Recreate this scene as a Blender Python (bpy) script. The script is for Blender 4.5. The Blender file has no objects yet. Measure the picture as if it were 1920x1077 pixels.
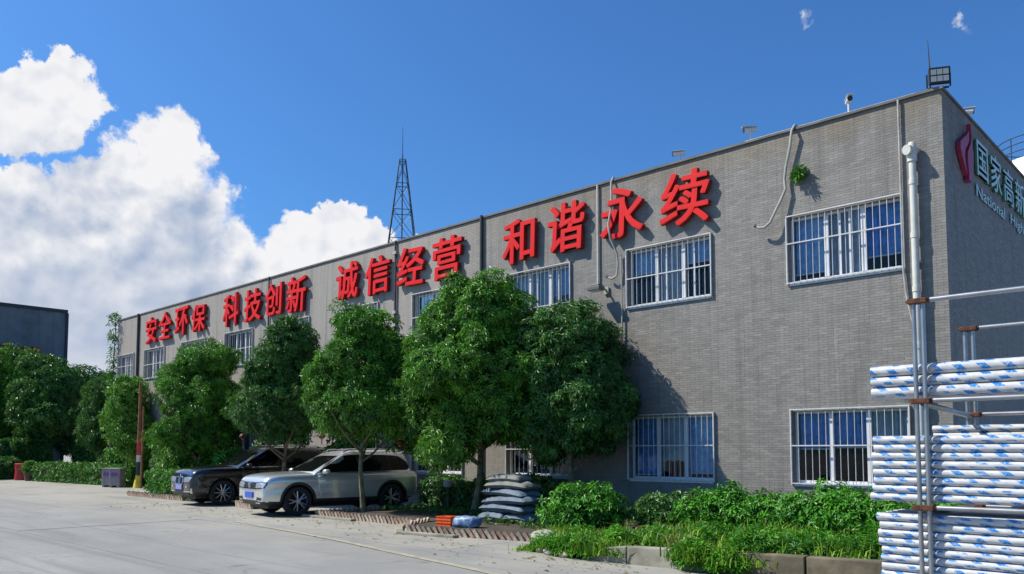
import bpy, bmesh, math, random
import numpy as np
from mathutils import Vector, Matrix
from mathutils.bvhtree import BVHTree

random.seed(7)
R = math.radians
scene = bpy.context.scene
C = scene.collection

# ------------------------------------------------------------------ camera
cam_d = bpy.data.cameras.new('camera')
cam = bpy.data.objects.new('camera', cam_d)
C.objects.link(cam)
cam.location = (4.106, -15.771, 1.65)
cam.rotation_euler = (math.pi / 2 + 0.0658, 0, 0.7568)
cam_d.sensor_fit = 'HORIZONTAL'
cam_d.sensor_width = 36.0
cam_d.lens = 1507.58 / 1920 * 36
cam_d.shift_y = (745.998 - 538.5) / 1920
cam_d.clip_start = 0.1
cam_d.clip_end = 4000
scene.camera = cam

# ------------------------------------------------------------------ sun and sky
SUN = Vector((1.06, 0.80, -1.5)).normalized()          # direction the light travels
SUN_EL = math.asin(-SUN.z)
SUN_ROT = math.atan2(-SUN.x, -SUN.y) % (2 * math.pi)
sd = bpy.data.lights.new('sun', 'SUN')
sd.energy = 5.0
sd.angle = R(0.53)
sd.color = (1.0, 0.935, 0.81)
so = bpy.data.objects.new('sun', sd)
so.rotation_euler = SUN.to_track_quat('-Z', 'Y').to_euler()
so.location = (-20, -30, 40)
C.objects.link(so)

vs = scene.view_settings
vs.view_transform = 'Standard'
vs.look = 'None'
vs.exposure = 0.45
vs.gamma = 1.0
vs.use_curve_mapping = False


class NT:
    """tiny helper to write node trees"""
    def __init__(self, tree):
        self.t = tree

    def n(self, typ, **kw):
        nd = self.t.nodes.new(typ)
        for k, v in kw.items():
            if k.startswith('_'):
                continue
            setattr(nd, k, v)
        return nd

    def link(self, a, b):
        self.t.links.new(a, b)

    def put(self, sock, v):
        if isinstance(v, bpy.types.NodeSocket):
            self.link(v, sock)
        elif isinstance(v, (int, float)):
            sock.default_value = v
        else:
            v = tuple(v)
            if len(sock.default_value) == 4 and len(v) == 3:
                v = v + (1.0,)
            sock.default_value = v

    def m(self, op, a, b=0.0, c=0.0, clamp=False):
        nd = self.n('ShaderNodeMath', operation=op, use_clamp=clamp)
        self.put(nd.inputs[0], a)
        self.put(nd.inputs[1], b)
        if len(nd.inputs) > 2:
            self.put(nd.inputs[2], c)
        return nd.outputs[0]

    def v(self, op, a, b=(0, 0, 0), out=0):
        nd = self.n('ShaderNodeVectorMath', operation=op)
        self.put(nd.inputs[0], a)
        if op == 'SCALE':
            self.put(nd.inputs['Scale'], b)
        else:
            self.put(nd.inputs[1], b)
        return nd.outputs[out]

    def dot(self, a, b):
        return self.v('DOT_PRODUCT', a, b, 1)

    def dist(self, a, b):
        return self.v('DISTANCE', a, b, 1)

    def comb(self, x, y, z):
        nd = self.n('ShaderNodeCombineXYZ')
        for i, q in enumerate((x, y, z)):
            self.put(nd.inputs[i], q)
        return nd.outputs[0]

    def sep(self, a):
        nd = self.n('ShaderNodeSeparateXYZ')
        self.put(nd.inputs[0], a)
        return nd.outputs

    def noise(self, vec, scale, detail=4.0, rough=0.55, dist=0.0, color=False):
        nd = self.n('ShaderNodeTexNoise')
        if vec is not None:
            self.put(nd.inputs['Vector'], vec)
        nd.inputs['Scale'].default_value = scale
        nd.inputs['Detail'].default_value = detail
        nd.inputs['Roughness'].default_value = rough
        nd.inputs['Distortion'].default_value = dist
        return nd.outputs['Color' if color else 'Fac']

    def smooth(self, x, a, b, lo=0.0, hi=1.0):
        nd = self.n('ShaderNodeMapRange', interpolation_type='SMOOTHSTEP')
        self.put(nd.inputs['Value'], x)
        self.put(nd.inputs['From Min'], a)
        self.put(nd.inputs['From Max'], b)
        self.put(nd.inputs['To Min'], lo)
        self.put(nd.inputs['To Max'], hi)
        return nd.outputs['Result']

    def mix(self, f, a, b, blend='MIX'):
        nd = self.n('ShaderNodeMix', data_type='RGBA', blend_type=blend)
        self.put(nd.inputs['Factor'], f)
        self.put(nd.inputs[6], a)
        self.put(nd.inputs[7], b)
        return nd.outputs[2]

    def pos(self):
        return self.n('ShaderNodeNewGeometry').outputs['Position']

    def obj(self):
        return self.n('ShaderNodeTexCoord').outputs['Object']


# ---- world: Nishita sky plus cumulus fixed in compass direction and elevation
world = bpy.data.worlds.new('World')
scene.world = world
world.use_nodes = True
wt = world.node_tree
wt.nodes.clear()
W = NT(wt)
SKY_STRENGTH = 0.076


def az_el(px, py):
    """direction angles of cumulus heads, measured from the north-west heading of the street"""
    a = math.atan((px - 960) / 1507.6)
    return a, math.atan((845 - py) / 1507.6 * math.cos(a))


HEADS = [  # px-like bearings, radius, weight
    (92, 128, 52, 1), (60, 185, 75, 1), (5, 195, 75, 1), (130, 175, 46, .9), (-10, 225, 45, .8), (-80, 200, 80, 1), (165, 185, 26, .6),
    (292, 258, 66, 1.1), (335, 285, 46, .9), (225, 320, 72, 1), (310, 335, 78, 1.1), (160, 360, 78, 1), (75, 368, 72, 1), (0, 400, 80, 1),
    (330, 400, 95, 1), (235, 430, 125, 1), (395, 360, 44, .8), (440, 352, 26, .6), (110, 470, 150, 1), (-40, 470, 150, 1), (300, 490, 120, 1),
    (190, 575, 150, .9), (30, 600, 160, .8),
    (610, 425, 58, 1), (550, 450, 62, 1), (480, 500, 75, 1), (432, 432, 48, .9), (400, 540, 95, 1), (320, 545, 66, 1), (655, 425, 60, .9),
    (715, 455, 48, .6), (560, 520, 95, 1), (690, 500, 80, .8), (790, 430, 40, .32),
    (1535, 8, 46, .30), (1838, 16, 34, .31),
    (-330, 330, 190, 1), (-560, 480, 240, 1), (2900, 600, 160, .7),
]

grp = bpy.data.node_groups.new('cumulus_density', 'ShaderNodeTree')
grp.interface.new_socket('Vector', in_out='INPUT', socket_type='NodeSocketVector')
grp.interface.new_socket('Value', in_out='OUTPUT', socket_type='NodeSocketFloat')
Gn = NT(grp)
gi = Gn.n('NodeGroupInput')
go = Gn.n('NodeGroupOutput')
p0 = gi.outputs[0]
wob = Gn.v('SCALE', Gn.v('SUBTRACT', Gn.noise(p0, 15.0, 5.0, 0.62, color=True), (.5, .5, .5)), 0.075)
wob2 = Gn.v('SCALE', Gn.v('SUBTRACT', Gn.noise(p0, 55.0, 5.0, 0.6, color=True), (.5, .5, .5)), 0.026)
pw = Gn.v('ADD', Gn.v('ADD', p0, wob), wob2)
tot = None
for (hx, hy, hr, hw) in HEADS:
    a, e = az_el(hx, hy)
    d = Gn.dist(pw, (a, e, 0))
    b = Gn.m('MULTIPLY', Gn.m('SUBTRACT', 1.0, Gn.m('DIVIDE', d, hr * 1.22 / 1507.6)), hw * 1.7)
    tot = b if tot is None else Gn.m('SMOOTH_MAX', tot, b, 0.22)
fine = Gn.noise(pw, 24.0, 9.0, 0.66)
tot = Gn.m('ADD', tot, Gn.m('MULTIPLY', Gn.m('SUBTRACT', fine, 0.5), 0.62))
Gn.link(tot, go.inputs[0])

tc = W.n('ShaderNodeTexCoord')
dirv = tc.outputs['Generated']
yaw = 0.7568
Fv = (-math.sin(yaw), math.cos(yaw), 0)
Rv = (math.cos(yaw), math.sin(yaw), 0)
az = W.m('ARCTAN2', W.dot(dirv, Rv), W.dot(dirv, Fv))
el = W.m('ARCSINE', W.sep(dirv)[2])
ae = W.comb(az, el, 0.0)


def dens(v):
    g = W.n('ShaderNodeGroup')
    g.node_tree = grp
    W.put(g.inputs[0], v)
    return g.outputs[0]


d0 = dens(ae)
d1 = dens(W.v('ADD', ae, (-0.012, 0.030, 0)))
d2 = dens(W.v('ADD', ae, (-0.03, 0.085, 0)))
soft = W.smooth(W.noise(ae, 6.0, 3.0, .5), .42, .70, .54, 1.05)
alpha = W.smooth(d0, 0.40, soft)
thick = W.m('ADD', W.m('MULTIPLY', d1, 0.45), W.m('MULTIPLY', d2, 0.55))
shade = W.smooth(thick, 0.30, 1.55)
def billow(v):
    return W.m('ADD', W.noise(v, 11.0, 2.5, .5), W.m('MULTIPLY', W.noise(v, 34.0, 2.5, .5), .42))


n_a = billow(ae)
n_b = billow(W.v('ADD', ae, (-0.007, 0.012, 0)))
relief = W.m('MULTIPLY', W.m('MULTIPLY', W.m('SUBTRACT', n_b, n_a), 1.9), W.smooth(el, .10, .24, .35, 1.0))
shade2 = W.m('ADD', W.m('MULTIPLY', shade, .78), relief, clamp=True)
ccol = W.mix(shade2, (0.90, 0.90, 0.92), (0.36, 0.45, 0.62))
sky = W.n('ShaderNodeTexSky', sky_type='NISHITA')
sky.sun_disc = False
sky.sun_elevation = SUN_EL
sky.sun_rotation = SUN_ROT
sky.altitude = 50
sky.air_density = 1.1
sky.dust_density = 1.3
sky.ozone_density = 2.2
SKY_TINT = (0.46, 0.93, 1.48)
skyc = W.mix(1.0, sky.outputs[0], SKY_TINT, 'MULTIPLY')
ccol_s = W.v('SCALE', ccol, 0.74 / SKY_STRENGTH)
fin = W.mix(alpha, skyc, ccol_s)
bg = W.n('ShaderNodeBackground')
bg.inputs['Strength'].default_value = SKY_STRENGTH
W.link(fin, bg.inputs['Color'])
wo = W.n('ShaderNodeOutputWorld')
W.link(bg.outputs[0], wo.inputs['Surface'])
world.cycles.sampling_method = 'MANUAL'
world.cycles.sample_map_resolution = 1024

# ------------------------------------------------------------------ materials
MATS = {}


def base_mat(name):
    m = bpy.data.materials.new(name)
    m.use_nodes = True
    t = NT(m.node_tree)
    b = m.node_tree.nodes['Principled BSDF']
    MATS[name] = m
    return m, t, b


def mat(name, col, rough=0.6, metal=0.0, var=0.0, scale=6.0, bump=0.0, bscale=None, coat=0.0, spec=None, dirt=None, dscale=2.0, damt=.5):
    """plain procedural surface: colour with noise variation, optional dirt and fine relief"""
    m, t, b = base_mat(name)
    P = t.obj()
    c = col
    if var:
        f = t.noise(P, scale, 5.0)
        lo = [x * (1 - var) for x in col]
        hi = [min(1, x * (1 + var)) for x in col]
        c = t.mix(t.smooth(f, .3, .7), lo, hi)
    if dirt:
        f = t.smooth(t.noise(P, dscale, 6.0, .65), .48, .72, 0, damt)
        c = t.mix(f, c, dirt)
    t.put(b.inputs['Base Color'], c)
    b.inputs['Roughness'].default_value = rough
    b.inputs['Metallic'].default_value = metal
    if coat:
        b.inputs['Coat Weight'].default_value = coat
        b.inputs['Coat Roughness'].default_value = .04
    if spec is not None:
        b.inputs['Specular IOR Level'].default_value = spec
    if bump:
        bn = t.n('ShaderNodeBump')
        bn.inputs['Strength'].default_value = bump
        bn.inputs['Distance'].default_value = .02
        t.link(t.noise(P, bscale or scale * 4, 4.0), bn.inputs['Height'])
        t.link(bn.outputs[0], b.inputs['Normal'])
    return m


def leaf_mat(name, dark, light, sheen=.42, trans=.20):
    m, t, b = base_mat(name)
    at = t.n('ShaderNodeAttribute', attribute_name='tint')
    c = t.mix(t.sep(at.outputs['Color'])[0], dark, light)
    tr = t.n('ShaderNodeBsdfTranslucent')
    t.put(tr.inputs['Color'], t.mix(.6, c, (.10, .26, .02)))
    t.put(b.inputs['Base Color'], c)
    b.inputs['Roughness'].default_value = sheen
    b.inputs['Specular IOR Level'].default_value = .34
    mx = t.n('ShaderNodeMixShader')
    mx.inputs[0].default_value = trans
    t.link(b.outputs[0], mx.inputs[1])
    t.link(tr.outputs[0], mx.inputs[2])
    t.link(mx.outputs[0], m.node_tree.nodes['Material Output'].inputs['Surface'])
    return m


def tile_mat(name, cols, stain):
    """glazed-grey wall tiles; each tile has its own tone, dirt runs down from the coping"""
    m, t, b = base_mat(name)
    at = t.n('ShaderNodeAttribute', attribute_name='tint')
    r = t.sep(at.outputs['Color'])[0]
    P = t.pos()
    c = t.mix(r, cols[0], cols[1])
    big = t.noise(P, .35, 4.0)
    c = t.mix(t.smooth(big, .35, .7, 0, .45), c, cols[2])
    mid = t.noise(t.v('MULTIPLY', P, (1.6, 1.6, 2.6)), 1.5, 6.0, .7)
    c = t.mix(t.smooth(mid, .42, .75, 0, .5), c, tuple(x * .72 for x in cols[0]))
    z = t.sep(P)[2]
    runs = t.noise(t.v('MULTIPLY', P, (3.2, 3.2, .16)), 1.0, 6.0, .7)
    top = t.smooth(z, 6.3, 8.2)
    f = t.m('MULTIPLY', t.smooth(runs, .40, .72), t.m('MULTIPLY', top, .75))
    c = t.mix(f, c, stain)
    wht = t.noise(t.v('MULTIPLY', P, (2.1, 2.1, .35)), 1.3, 6.0, .7)
    c = t.mix(t.smooth(wht, .60, .78, 0, .5), c, (.36, .35, .33))
    near = t.m('MULTIPLY', t.smooth(z, 7.55, 8.25), t.smooth(t.noise(P, 1.3, 5.0), .35, .65, .15, .75))
    c = t.mix(near, c, (.165, .125, .068))
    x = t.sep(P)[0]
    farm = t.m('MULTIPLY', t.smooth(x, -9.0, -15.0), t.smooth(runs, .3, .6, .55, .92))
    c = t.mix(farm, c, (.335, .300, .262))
    strk = t.noise(t.v('MULTIPLY', P, (5.5, 5.5, .22)), 1.0, 5.0, .65)
    c = t.mix(t.smooth(strk, .50, .72, 0, .55), c, tuple(x * .62 for x in cols[0]))
    t.put(b.inputs['Base Color'], c)
    b.inputs['Roughness'].default_value = .62
    bn = t.n('ShaderNodeBump')
    bn.inputs['Strength'].default_value = .22
    bn.inputs['Distance'].default_value = .006
    t.link(t.noise(P, 60.0, 3.0), bn.inputs['Height'])
    t.link(bn.outputs[0], b.inputs['Normal'])
    return m


def glass_mat(name, tint=(.86, .9, .92), refl=.0):
    m, t, b = base_mat(name)
    t.t.nodes.remove(b)
    g = t.n('ShaderNodeBsdfGlossy')
    g.inputs['Roughness'].default_value = .02
    g.inputs['Color'].default_value = (.9, .95, 1, 1)
    tr = t.n('ShaderNodeBsdfTransparent')
    tr.inputs['Color'].default_value = tint + (1,)
    fr = t.n('ShaderNodeFresnel')
    fr.inputs['IOR'].default_value = 1.28
    f = t.m('ADD', fr.outputs[0], refl, clamp=True)
    mx = t.n('ShaderNodeMixShader')
    t.link(f, mx.inputs[0])
    t.link(tr.outputs[0], mx.inputs[1])
    t.link(g.outputs[0], mx.inputs[2])
    t.link(mx.outputs[0], t.t.nodes['Material Output'].inputs['Surface'])
    return m


def film_mat(name):
    """white printed wrapping film of the plastic pipes: staggered blue slanted prints"""
    m, t, b = base_mat(name)
    uv = t.n('ShaderNodeUVMap', uv_map='UVMap').outputs[0]
    s = t.sep(uv)
    u, v = s[0], s[1]
    rnd = t.n('ShaderNodeObjectInfo').outputs['Random']
    uu = t.m('ADD', u, t.m('MULTIPLY', rnd, 3.1))
    vv = t.m('ADD', v, t.m('MULTIPLY', rnd, 5.7))
    msk = None
    for du, dv, per in ((0.0, 0.0, .165), (.085, .5, .165)):
        fu = t.m('FRACT', t.m('ADD', t.m('DIVIDE', t.m('ADD', uu, du), per), t.m('MULTIPLY', vv, -.80)))
        fv = t.m('FRACT', t.m('ADD', t.m('MULTIPLY', vv, 1.0), dv))
        a = t.m('MULTIPLY', t.smooth(fu, .02, .05), t.smooth(fu, .43, .40))
        c = t.m('MULTIPLY', t.smooth(fv, .06, .10), t.smooth(fv, .46, .42))
        q = t.m('MULTIPLY', a, c)
        msk = q if msk is None else t.m('MAXIMUM', msk, q)
    brk = t.smooth(t.noise(t.v('MULTIPLY', uv, (60, 6, 1)), 1.0, 3.0), .36, .46, .25, 1.0)
    skip = t.smooth(t.noise(t.comb(t.m('MULTIPLY', uu, 3.0), vv, 0.0), 1.6, 2.0), .38, .46)
    msk = t.m('MULTIPLY', t.m('MULTIPLY', msk, brk), skip)
    shade = t.noise(t.v('MULTIPLY', uv, (7, 1, 1)), 2.0, 5.0)
    white = t.mix(t.smooth(shade, .35, .7), (.44, .445, .45), (.56, .56, .56))
    lt = t.mix(t.noise(t.v('MULTIPLY', uv, (20, 3, 1)), 2.0), (.008, .10, .40), (.02, .25, .54))
    t.put(b.inputs['Base Color'], t.mix(msk, white, lt))
    b.inputs['Roughness'].default_value = .28
    b.inputs['Coat Weight'].default_value = .15
    bn = t.n('ShaderNodeBump')
    bn.inputs['Strength'].default_value = .16
    bn.inputs['Distance'].default_value = .006
    t.link(t.noise(t.v('MULTIPLY', uv, (16, 2.2, 1)), 2.2, 5.0, .6), bn.inputs['Height'])
    t.link(bn.outputs[0], b.inputs['Normal'])
    return m


def concrete_mat(name):
    m, t, b = base_mat(name)
    P = t.pos()
    oi = t.n('ShaderNodeObjectInfo').outputs['Random']
    Q = t.v('MULTIPLY', P, (.35, 1.0, 1.0))
    a = t.noise(Q, .55, 6.0, .6)
    c = t.mix(t.smooth(a, .3, .7), (.185, .185, .178), (.265, .262, .245))
    c = t.mix(t.m('MULTIPLY', oi, .22), c, (.20, .20, .205))
    st = t.noise(t.v('MULTIPLY', P, (.18, 1.3, 1)), 1.1, 6.0, .65)
    c = t.mix(t.smooth(st, .52, .72, 0, .55), c, (.125, .125, .122))
    fn = t.noise(P, 9.0, 6.0, .7)
    c = t.mix(t.smooth(fn, .55, .78, 0, .4), c, (.13, .124, .11))
    y = t.sep(P)[1]
    pat = t.noise(P, .23, 3.0, .5)
    c = t.mix(t.smooth(pat, .50, .56, 0, .30), c, (.16, .16, .158))
    tyre = t.noise(t.v('MULTIPLY', P, (.05, 2.6, 1)), 1.0, 4.0, .6)
    c = t.mix(t.m('MULTIPLY', t.smooth(tyre, .54, .66), .38), c, (.115, .115, .113))
    spots = t.n('ShaderNodeTexVoronoi')
    t.put(spots.inputs['Vector'], t.v('ADD', P, t.v('SCALE', t.noise(P, 3.0, 3.0, color=True), .35)))
    spots.inputs['Scale'].default_value = .8
    c = t.mix(t.m('MULTIPLY', t.smooth(spots.outputs['Distance'], .13, .05), t.smooth(t.noise(P, .5, 1.0), .48, .56, 0, .65)), c, (.075, .072, .068))
    warm = t.m('MULTIPLY', t.smooth(y, -9.5, -5.2), t.smooth(t.noise(P, .8, 5.0), .3, .6))
    c = t.mix(t.m('MULTIPLY', warm, .6), c, (.32, .295, .235))
    # thin crazing cracks
    vo = t.n('ShaderNodeTexVoronoi', feature='DISTANCE_TO_EDGE')
    wv = t.v('ADD', P, t.v('SCALE', t.noise(P, 1.2, 4.0, color=True), .9))
    t.put(vo.inputs['Vector'], wv)
    vo.inputs['Scale'].default_value = .33
    ck = t.m('MULTIPLY', t.smooth(vo.outputs['Distance'], .010, .002), t.smooth(t.noise(P, .4, 2.0), .5, .6, 0, .6))
    c = t.mix(ck, c, (.12, .115, .11))
    t.put(b.inputs['Base Color'], c)
    t.put(b.inputs['Roughness'], t.smooth(fn, .3, .7, .7, .9))
    bn = t.n('ShaderNodeBump')
    bn.inputs['Strength'].default_value = .3
    bn.inputs['Distance'].default_value = .01
    t.link(t.noise(P, 35.0, 5.0, .7), bn.inputs['Height'])
    t.link(bn.outputs[0], b.inputs['Normal'])
    return m


concrete_mat('yard_concrete')
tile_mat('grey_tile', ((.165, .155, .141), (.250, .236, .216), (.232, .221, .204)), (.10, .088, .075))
mat('mortar', (.158, .148, .134), .9, var=.2, scale=3)
mat('roof_felt', (.10, .10, .10), .9, var=.3)
mat('coping', (.135, .130, .120), .8, var=.3, scale=2, dirt=(.10, .09, .07))
mat('room_dark', (.03, .03, .033), .9)
mat('white_frame', (0.62, 0.63, 0.65), .4, var=.05, dirt=(.45, .43, .40), damt=.3)
mat('white_bar', (.52, .52, .52), .45, var=.1)
mat('blue_curtain', (.17, .37, .74), .8, var=.25, scale=8)
mat('pale_blue_curtain', (.36, .56, .80), .8, var=.2, scale=8)
mat('pale_curtain', (.50, .54, .58), .85, var=.15, scale=5)
glass_mat('window_glass')
glass_mat('glass_reflective', (.5, .55, .6), .22)
mat('pvc_white', (0.56, 0.55, 0.5), .4, var=.06, dirt=(.42, .38, .30), damt=.4)
mat('conduit_grey', (0.33, 0.32, 0.295), .55, var=.15)
mat('dark_pipe', (.045, .045, .045), .6, var=.2)
mat('sign_red', (.66, .008, .009), .55, var=.05, spec=.2)
mat('sign_red_edge', (.30, .008, .008), .55, var=.1)
mat('sign_pale', (.50, .62, .62), .4, var=.08)
mat('sign_green', (.06, .26, .10), .5)
mat('logo_red', (.34, .028, .075), .45, var=.15)
mat('white_metal', (0.6, 0.6, 0.6), .4, var=.05)
mat('black_plastic', (.015, .015, .016), .5, var=.2)
mat('lens_glass', (.40, .41, .38), .25, metal=.2)
mat('cladding', (.150, .166, .178), .55, var=.12, scale=1.5, dirt=(.03, .035, .04), dscale=.4)
mat('cladding_trim', (.03, .035, .045), .5)
mat('red_band', (.42, .02, .02), .5, var=.3, scale=2)
mat('tower_steel', (.05, .055, .065), .5, metal=.5, var=.3)
mat('tank_white', (.70, .70, .68), .45, var=.08, dirt=(.45, .42, .38), damt=.3)
mat('steel', (0.34, 0.35, 0.36), .34, metal=.75, var=.12, dirt=(.25, .20, .16), dscale=5, damt=.5)
mat('rust', (.085, .027, .013), .85, var=.5, scale=18, bump=.4)
film_mat('pipe_film')
mat('pipe_plastic', (.75, .76, .76), .35)
leaf_mat('leaf_tree', (.011, .060, .006), (.138, .375, .028))
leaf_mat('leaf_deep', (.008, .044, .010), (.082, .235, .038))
leaf_mat('leaf_bright', (.045, .17, .014), (.17, .36, .045))
leaf_mat('leaf_shrub', (.018, .11, .008), (.095, .34, .018))
leaf_mat('leaf_hedge', (.022, .10, .010), (.075, .27, .018))
leaf_mat('weed_leaf', (.020, .14, .008), (.14, .40, .020), .5, .3)
leaf_mat('grass_blade', (.022, .13, .006), (.25, .42, .030), .6, .4)
leaf_mat('dry_blade', (.20, .18, .05), (.36, .30, .12), .6, .2)
mat('bark', (.16, .125, .09), .9, var=.35, scale=10, bump=.6)
mat('bark_green', (.15, .15, .085), .85, var=.35, scale=9, bump=.5)
mat('soil', (.050, .040, .028), .95, var=.4, scale=5, bump=.6)
mat('bed_concrete', (0.25, 0.235, 0.185), .88, var=.25, scale=2.5, bump=.3, dirt=(.10, .10, .06), dscale=1.6, damt=.8)
mat('bed_concrete_stained', (.135, .115, .075), .9, var=.45, scale=2.2, bump=.4, dirt=(.05, .048, .03), dscale=1.4, damt=.8)
mat('edge_brick', (.30, .205, .15), .85, var=.4, scale=9, bump=.3)
mat('edge_brick_pale', (.36, .29, .215), .85, var=.3, scale=9, bump=.3)
mat('stone', (0.33, 0.315, 0.28), .85, var=.25, scale=5, bump=.5)
mat('sack', (.085, .122, .158), .7, var=.3, scale=4, bump=.5, bscale=14, dirt=(.05, .12, .26), dscale=5, damt=.7)
mat('sack_grey', (.15, .16, .15), .75, var=.25, scale=4, bump=.5, bscale=14)
mat('crate_orange', (.80, .12, .012), .45, var=.08)
mat('crate_blue', (.09, .17, .30), .5, var=.25, scale=10, dirt=(.5, .6, .7), dscale=9, damt=.8)
mat('bin_red', (.36, .016, .022), .45, var=.2, scale=3)
mat('bin_grey', (.26, .24, .255), .6, var=.15)
mat('bin_purple', (.19, .07, .22), .6)
mat('terracotta', (.12, .075, .055), .85, var=.3)
mat('pole_rust', (.22, .095, .045), .75, var=.35, scale=5)
mat('band_red', (.50, .05, .05), .6, var=.2)
mat('band_white', (.66, .62, .60), .6, var=.1)
mat('band_black', (.03, .04, .045), .6)
mat('band_yellow', (.62, .50, .03), .6, var=.2)
mat('yellow_board', (.40, .34, .04), .6)
mat('lantern_red', (.11, .008, .011), .6, var=.3)
mat('lantern_gold', (.42, .28, .14), .5)
mat('lamp_grey', (.10, .10, .10), .5, var=.1)
mat('lamp_dark', (.05, .05, .05), .55)
mat('yellow_paint', (.295, .277, .205), .85, var=.2, scale=6, dirt=(.25, .247, .235), dscale=2.2, damt=1.0)
# cars
mat('paint_silver', (.66, .67, .65), .26, metal=.62, coat=1.0, var=.02)
mat('paint_black', (.010, .009, .012), .22, coat=1.0)
mat('car_glass', (.004, .005, .006), .04, spec=.28)
mat('car_trim', (.018, .018, .019), .5)
mat('chrome', (.70, .71, .73), .12, metal=1.0)
mat('rim_silver', (.52, .52, .52), .3, metal=.8)
mat('tyre', (.016, .016, .017), .85, var=.2)
mat('headlight', (.55, .58, .64), .08, metal=.5, coat=1.0)
mat('plate_blue', (.035, .09, .46), .4)
mat('plate_pale', (.22, .23, .52), .4)
mat('dark_gap', (.004, .004, .004), .9)


# ------------------------------------------------------------------ mesh helpers
class MB:
    def __init__(self):
        self.v, self.f, self.mi = [], [], []

    def add(self, vs_, fs, mi=0):
        o = len(self.v)
        self.v.extend([tuple(p) for p in vs_])
        self.f.extend([tuple(i + o for i in q) for q in fs])
        self.mi.extend([mi] * len(fs))
        return self

    def box(self, x0, x1, y0, y1, z0, z1, mi=0):
        vs_ = [(x0, y0, z0), (x1, y0, z0), (x1, y1, z0), (x0, y1, z0), (x0, y0, z1), (x1, y0, z1), (x1, y1, z1), (x0, y1, z1)]
        return self.add(vs_, [(0, 3, 2, 1), (4, 5, 6, 7), (0, 1, 5, 4), (1, 2, 6, 5), (2, 3, 7, 6), (3, 0, 4, 7)], mi)

    def tube(self, pts, r, n=8, mi=0, caps=True):
        pts = [Vector(p) for p in pts]
        rs = r if isinstance(r, (list, tuple)) else [r] * len(pts)
        rings = []
        side = None
        for i, p in enumerate(pts):
            d = (pts[min(i + 1, len(pts) - 1)] - pts[max(i - 1, 0)]).normalized()
            if side is None:
                ref = Vector((0, 0, 1)) if abs(d.z) < .9 else Vector((1, 0, 0))
                side = d.cross(ref).normalized()
            else:
                side = (side - d * side.dot(d)).normalized()
            up = side.cross(d)
            rings.append([p + (side * math.cos(2 * math.pi * k / n) + up * math.sin(2 * math.pi * k / n)) * rs[i] for k in range(n)])
        vs_ = [q for rg in rings for q in rg]
        fs = []
        for i in range(len(pts) - 1):
            for k in range(n):
                a, b = i * n + k, i * n + (k + 1) % n
                fs.append((a, b, b + n, a + n))
        if caps:
            fs.append(tuple(range(n - 1, -1, -1)))
            fs.append(tuple(range((len(pts) - 1) * n, len(pts) * n)))
        return self.add(vs_, fs, mi)

    def lathe(self, prof, n=20, c=(0, 0, 0), axis='z', mi=0, caps=True):
        """prof: list of (radius, height)"""
        vs_, fs = [], []
        for (r, h) in prof:
            for k in range(n):
                a = 2 * math.pi * k / n
                x, y = r * math.cos(a), r * math.sin(a)
                p = (x, y, h) if axis == 'z' else ((x, h, y) if axis == 'y' else (h, x, y))
                vs_.append((p[0] + c[0], p[1] + c[1], p[2] + c[2]))
        m = len(prof)
        for i in range(m - 1):
            for k in range(n):
                a, b = i * n + k, i * n + (k + 1) % n
                fs.append((a, b, b + n, a + n))
        if caps and prof[0][0] > 1e-4:
            fs.append(tuple(range(n - 1, -1, -1)))
        if caps and prof[-1][0] > 1e-4:
            fs.append(tuple(range((m - 1) * n, m * n)))
        return self.add(vs_, fs, mi)

    def prism(self, poly, z0, z1, mi=0):
        n = len(poly)
        vs_ = [(x, y, z0) for x, y in poly] + [(x, y, z1) for x, y in poly]
        fs = [tuple(range(n - 1, -1, -1)), tuple(range(n, 2 * n))]
        fs += [(k, (k + 1) % n, n + (k + 1) % n, n + k) for k in range(n)]
        return self.add(vs_, fs, mi)

    def blob(self, c, r, nu=12, nv=7, p=1.0, jit=0.0, seed=0, mi=0):
        """(super)ellipsoid with optional lumpy noise"""
        rn = random.Random(seed)
        ph = [rn.uniform(0, 6.28) for _ in range(6)]
        sg = lambda q, e: math.copysign(abs(q) ** e, q)
        vs_, fs = [], []
        for j in range(nv + 1):
            th = -math.pi / 2 + math.pi * j / nv
            for i in range(nu):
                a = 2 * math.pi * i / nu
                k = 1 + jit * (math.sin(2 * a + ph[0] + 2 * th) + math.sin(3 * a + ph[1] - 3 * th) + .6 * math.sin(5 * a + ph[2] + 4 * th)) / 2
                vs_.append((c[0] + r[0] * sg(math.cos(th), p) * sg(math.cos(a), p) * k, c[1] + r[1] * sg(math.cos(th), p) * sg(math.sin(a), p) * k, c[2] + r[2] * sg(math.sin(th), p) * k))
        for j in range(nv):
            for i in range(nu):
                a, b = j * nu + i, j * nu + (i + 1) % nu
                fs.append((a, b, b + nu, a + nu))
        return self.add(vs_, fs, mi)

    def mesh(self, name, mats, smooth=False, bevel=0.0):
        me = bpy.data.meshes.new(name)
        me.from_pydata(self.v, [], self.f)
        for q in (mats if isinstance(mats, (list, tuple)) else [mats]):
            me.materials.append(MATS[q])
        me.polygons.foreach_set('material_index', self.mi)
        bm = bmesh.new()
        bm.from_mesh(me)
        bmesh.ops.remove_doubles(bm, verts=bm.verts, dist=1e-5)
        bmesh.ops.recalc_face_normals(bm, faces=bm.faces)
        if bevel:
            bmesh.ops.bevel(bm, geom=[e for e in bm.edges if len(e.link_faces) == 2 and e.calc_face_angle(0) > .6], offset=bevel, segments=2, affect='EDGES', profile=.6)
        bm.to_mesh(me)
        bm.free()
        if smooth:
            me.polygons.foreach_set('use_smooth', [True] * len(me.polygons))
            try:
                me.set_sharp_from_angle(angle=R(40))
            except Exception:
                pass
        me.update()
        return me

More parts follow.
